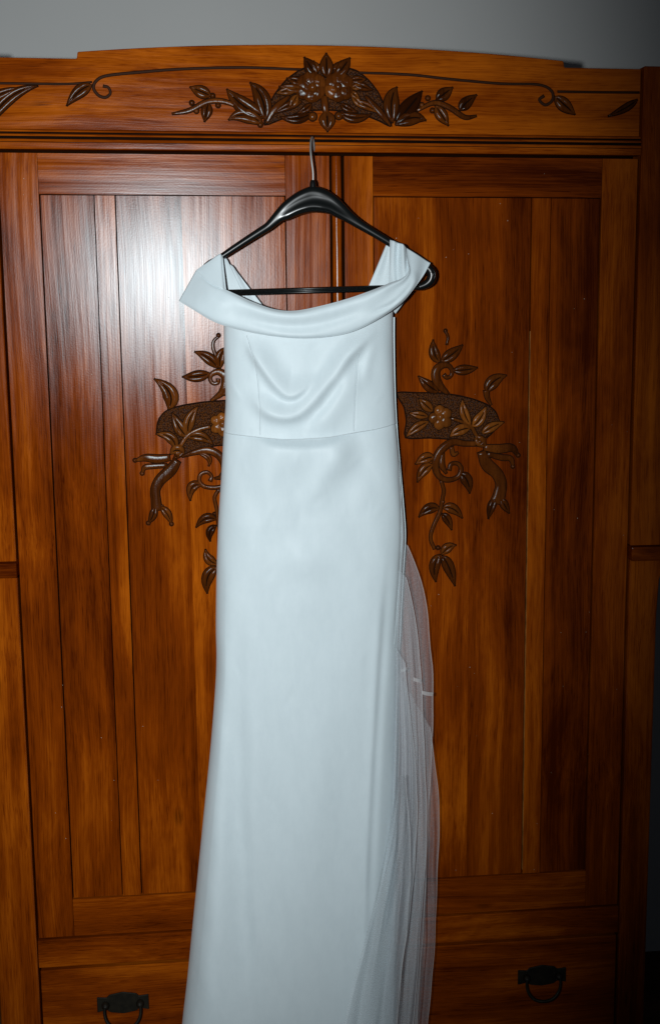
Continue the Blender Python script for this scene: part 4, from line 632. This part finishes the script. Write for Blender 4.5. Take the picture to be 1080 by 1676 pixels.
def fold_field(X, Zc, table):
    """relief of the cloth: soft ridges along measured lines; X, Zc flat arrays"""
    d = np.zeros_like(X)
    for pts, A_, wl, wr, tp in table:
        P = catmull(pts, 400)
        sl = np.r_[0, np.cumsum(np.linalg.norm(np.diff(P, axis=0), axis=1))]
        tt = np.linspace(0, sl[-1], 140); P = np.stack([np.interp(tt, sl, P[:, 0]), np.interp(tt, sl, P[:, 1])], 1)
        step = tt[1]
        T = np.gradient(P, axis=0); T /= np.linalg.norm(T, axis=1)[:, None]
        t = np.linspace(0, 1, len(P))
        amp = np.clip(t / tp, 0, 1) * np.clip((1 - t) / tp, 0, 1); amp = amp * amp * (3 - 2 * amp)
        lo = P.min(0) - 3 * max(wl, wr); hi = P.max(0) + 3 * max(wl, wr)
        k = np.where((X > lo[0]) & (X < hi[0]) & (Zc > lo[1]) & (Zc < hi[1]))[0]
        for ch in np.array_split(k, max(1, len(k) // 12000)):
            dx = X[ch][:, None] - P[:, 0]; dz = Zc[ch][:, None] - P[:, 1]
            q = dx * dx + dz * dz; j = q.argmin(1); r_ = np.arange(len(ch))
            ex, ez = dx[r_, j], dz[r_, j]
            along = T[j, 0] * ex + T[j, 1] * ez
            side = T[j, 0] * ez - T[j, 1] * ex
            jf = np.clip(j + along / step, 0, len(P) - 1)
            over = np.where(((j == 0) & (along < 0)) | ((j == len(P) - 1) & (along > 0)), along, 0)
            sm = 1 / (1 + np.exp(-side / (.25 * min(wl, wr))))
            w_ = wr + (wl - wr) * sm
            d[ch] += A_ * np.interp(jf, np.arange(len(P)), amp) * np.exp(-(side ** 2 + over ** 2) / w_ ** 2)
    return d

def soften(d, k):
    for _ in range(k):
        q = np.pad(d, 1, mode='edge'); d = (q[:-2, 1:-1] + 2 * q[1:-1, 1:-1] + q[2:, 1:-1]) / 4
        q = np.pad(d, 1, mode='edge'); d = (q[1:-1, :-2] + 2 * q[1:-1, 1:-1] + q[1:-1, 2:]) / 4
    return d

def interp_edge(E_, z):
    E_ = np.array(E_); o_ = np.argsort(E_[:, 1])
    return np.interp(z, E_[o_, 1], E_[o_, 0])
def smooth_edge(E_):
    return catmull(E_, 200)
EL, ER = smooth_edge(EDGE_L), smooth_edge(EDGE_R)
WA = catmull(WAIST, 60)

def cloth(zt, zb_, nr, nc):
    """front sheet between height curves zt(u) and zb(u); rows x cols"""
    u = np.linspace(0, 1, nc); v = np.linspace(0, 1, nr)
    U, V = np.meshgrid(u, v)
    Zg = zt[None, :] * (1 - V) + zb_[None, :] * V
    xl = interp_edge(EL, Zg.ravel()).reshape(Zg.shape); xr = interp_edge(ER, Zg.ravel()).reshape(Zg.shape)
    # columns gather a little towards both edges, where the cloth turns back
    ue = .5 - .5 * np.cos(np.pi * U); Uq = .6 * U + .4 * ue
    Xg = xl * (1 - Uq) + xr * Uq
    xn = np.abs(2 * Uq - 1)
    H = np.interp(Zg.ravel(), [0, .5, 1.0, 1.3, 1.48, 1.72], [.075, .070, .060, .054, .044, .040]).reshape(Zg.shape)
    round_ = (1 - np.clip(xn, 0, 1) ** 5) ** .5
    Y = -.040 - H * round_
    edge = np.clip((1 - xn) / .10, 0, 1)
    d = fold_field(Xg.ravel(), Zg.ravel(), FOLDS).reshape(Zg.shape)
    d = soften(d, 5)
    d += fold_field(Xg.ravel(), Zg.ravel(), SEAMS).reshape(Zg.shape)
    Y -= d * (.25 + .75 * edge)
    # faint overall unevenness of hung cloth
    Y -= .0010 * np.sin(Xg * 61 + Zg * 9) * np.sin(Zg * 23 + Xg * 14) * edge
    return np.stack([Xg, Y, Zg], -1)

ncol = 250
uu = np.linspace(0, 1, ncol)
xw = -.213 + uu * .365
zw = np.interp(xw, WA[:, 0], WA[:, 1])
ztop = 1.712 - .0 * uu - .035 * np.sin(np.pi * uu) + .010 * uu
G = cloth(ztop, zw, 230, ncol)
o = link('bodice', grid_mesh('bodice', G, ['satin']), dress)
G2 = cloth(zw, np.full(ncol, .045), 480, ncol)
# the skirt's top edge tucks under the bodice seam
tuck = np.exp(-np.linspace(0, 1, 480) * 480 / 3.0)
G2[:, :, 1] += (.0040 * tuck)[:, None]
link('skirt', grid_mesh('skirt', G2, ['satin']), dress)

# fine seam lines on the cloth, crease shade put into their colour
def on_cloth(Gr, line, n, lift):
    Pn = catmull(line, n); F_ = Gr.reshape(-1, 3); out_ = []
    for x, z in Pn:
        j = ((F_[:, 0] - x) ** 2 + (F_[:, 2] - z) ** 2).argmin(); out_.append((x, F_[j, 1] - lift, z))
    return out_
for q in SEAM_LINES[:2]: sp = on_cloth(G, q, 24, .0001); tube('seam', sp, [.0005] * len(sp), 'seam_shade', dress, n=60, seg=6)
sp = on_cloth(G2, SEAM_LINES[2], 24, .0002); tube('seam', sp, [.0007] * len(sp), 'seam_shade', dress, n=60, seg=6)
sp = [tuple(G[-1, k]) for k in range(0, ncol, 6)] + [tuple(G[-1, -1])]
tube('waist_seam', sp, [.0007] * len(sp), 'seam_shade', dress, n=120, seg=6)

# back of the dress, a little wider on its right side
nr, nc = 160, 24
zb0 = np.linspace(1.70, .045, nr)
rows = []
for z in zb0:
    xl = float(interp_edge(EL, np.array([z]))[0]) + .004; xr = float(interp_edge(ER, np.array([z]))[0])
    grow = np.interp(z, [0, .9, 1.05, 1.28, 1.45, 1.70], [-.01, -.004, .0035, .003, .0022, .004])
    rows.append([(xl + (xr + grow - xl) * t, -.030 - .012 * math.sin(math.pi * t) - (.008 if t > .97 else 0), z) for t in np.linspace(0, 1, nc)])
link('back_panel', grid_mesh('back_panel', np.array(rows), ['satin']), dress)

def surf(name, data, nu, nv, bulge=None, m='satin', thick=.0011, label=None):
    """smooth surface through a small net of points"""
    Dn = np.array(data, float)
    cols = np.stack([catmull(Dn[:, j], nu) for j in range(Dn.shape[1])], 1)
    G = np.stack([catmull(cols[i], nv) for i in range(nu)], 0)
    if bulge is not None: G = bulge(G)
    o = link(name, grid_mesh(name, G, [m]), dress, label)
    if thick:
        md = o.modifiers.new('cloth thickness', 'SOLIDIFY'); md.thickness = thick; md.offset = 0
    return o

def band_relief(G):
    nu, nv = G.shape[:2]
    U, V = np.meshgrid(np.linspace(0, 1, nu), np.linspace(0, 1, nv), indexing='ij')
    g = lambda c, w_: np.exp(-((V - c) / w_) ** 2)
    b = np.zeros_like(U)
    # long soft roll that wanders from the upper edge at the left to the lower edge at the right
    c1 = .22 + .10 * np.sin(U * 5.0)
    b += .0040 * g(c1, .20) * np.clip((U - .12) / .1, 0, 1)
    b -= .0040 * np.exp(-((V - (.46 + .10 * np.sin(U * 4 + .6))) / .13) ** 2) * np.clip((U - .18) / .14, 0, 1) * np.clip((.80 - U) / .2, 0, 1)
    b += .0016 * g(.72, .16) * np.clip((.85 - U) / .2, 0, 1)
    # folds running up into the right shoulder
    k = np.clip((U - .62) / .12, 0, 1)
    b += k * .0045 * np.sin(V * 11 + U * 9)
    G[:, :, 1] -= b * .5 + soften(fold_field(G[:, :, 0].ravel(), G[:, :, 2].ravel(), BAND_FOLDS).reshape(U.shape), 3)
    return G
surf('neckline_band', BAND, 220, 70, band_relief)
def vfold(amp, fr, ph=0):
    def f(G):
        nu, nv = G.shape[:2]
        U, V = np.meshgrid(np.linspace(0, 1, nu), np.linspace(0, 1, nv), indexing='ij')
        G[:, :, 1] -= amp * np.sin(U * fr + ph + V * 1.2) * np.sin(np.pi * np.clip(V * .9 + .1, 0, 1))
        return G
    return f
surf('shoulder_strap', STRAP_LEFT, 40, 24, vfold(.0015, 5))
surf('shoulder_strap', STRAP_RIGHT, 40, 30, vfold(.0028, 10, .6))
surf('back_strap', BACK_LEFT, 20, 30, vfold(.001, 4))
surf('strap_facing', BACK_LEFT_FACING, 14, 30, vfold(.001, 6))
surf('back_strap', BACK_RIGHT, 24, 24, vfold(.0025, 6))
surf('back_strap', BACK_LOOP, 16, 16)
# rolled edge of the left strap where it crosses the hanger
a_, b_ = STRAP_LEFT[-1]
tube('strap_edge', [a_, tuple((np.array(a_) + np.array(b_)) / 2), b_], [.0018, .0018, .0016], 'satin', dress, seg=8)

# tulle underskirt showing at the open right side
for i, (inn, outr, ra, rn, op) in enumerate(TULLE):
    nu, nv = 130, 60
    A_ = catmull(inn, nu); B_ = catmull(outr, nu)
    # match heights so that rows stay level
    zt = min(A_[:, 2].max(), B_[:, 2].max()); 
    za = np.linspace(A_[0, 2], .05, nu); zb2 = np.linspace(B_[0, 2], .05, nu)
    def at_z(Q, z):
        o_ = np.argsort(Q[:, 2]); return np.stack([np.interp(z, Q[o_, 2], Q[o_, k_]) for k_ in range(2)] + [z], 1)
    A2, B2 = at_z(A_, za), at_z(B_, zb2)
    B2[:, 0] += .0012 * np.sin(zb2 * 17 + i * 2) + .0005 * np.sin(zb2 * 53 + i)
    t = np.linspace(0, 1, nv)[None, :, None]
    G = A2[:, None, :] * (1 - t) + B2[:, None, :] * t
    U, V = np.meshgrid(np.linspace(0, 1, nu), np.linspace(0, 1, nv), indexing='ij')
    ph = i * 1.7
    rip = np.sin(2 * math.pi * (rn * V + .35 * np.sin(U * 4 + ph)) + ph) + .25 * np.sin(2 * math.pi * (1.7 * rn * V + .5 * np.sin(U * 6 + ph * 2)) + 2 * ph)
    gather = np.clip(U * 3, .15, 1)
    G[:, :, 1] -= ra * rip * gather
    G[:, :, 0] += ra * .35 * np.cos(2 * math.pi * (rn * V) + ph + U * 5) * gather * np.sin(math.pi * V)
    o = link('tulle_layer', grid_mesh('tulle_layer', G, [tulle_mat('white_tulle_%d' % i, op)]), dress)
    # doubled hem along the free edge
    hem = [tuple(G[k, -1]) for k in range(0, nu, 4)]
    tube('hem_edge', hem, [.0007] * len(hem), tulle_mat('tulle_hem_%d' % i, .48, (.85, .85, .86)), o, n=len(hem) * 2, seg=5)
for q in TULLE_BANDS:
    (x0, z0), (x1, z1), (x2, z2), (x3, z3) = q
    G = np.array([[(x0 + (x1 - x0) * t, -.078 - .003 * math.sin(t * 3.1), z0 + (z1 - z0) * t) for t in np.linspace(0, 1, 10)], [(x3 + (x2 - x3) * t, -.078 - .003 * math.sin(t * 3.1), z3 + (z2 - z3) * t) for t in np.linspace(0, 1, 10)]])
    link('tulle_tape', grid_mesh('tulle_tape', G, [tulle_mat('tulle_tape', .5, (.85, .85, .85))]), dress)

# specks of dust and paint caught in the varnish
rs_ = random.Random(11)
for par, x0, x1, y0 in ((dl, -.60, -.02, -.0002), (dr, .10, .62, -.0002)):
    bm = bmesh.new()
    for k in range(46):
        x = rs_.uniform(x0, x1); z = rs_.uniform(Z - 1.1, Z + .44); r_ = rs_.uniform(.00035, .0009)
        ax = abs(x); yy = -.0003 if (ax > .55 or ax < .08 or z > z_rail_b) else (.0009 if .409 < ax < .445 else .0042)
        vv = [bm.verts.new((x + r_ * math.cos(q) * rs_.uniform(.5, 1.2), yy, z + r_ * math.sin(q) * rs_.uniform(.6, 1.6))) for q in np.linspace(0, 2 * math.pi, 6, endpoint=False)]
        bm.faces.new(vv)
    o = link('dust_specks', finish(bm, 'dust_specks', ['speck']), par); o['kind'] = 'stuff'
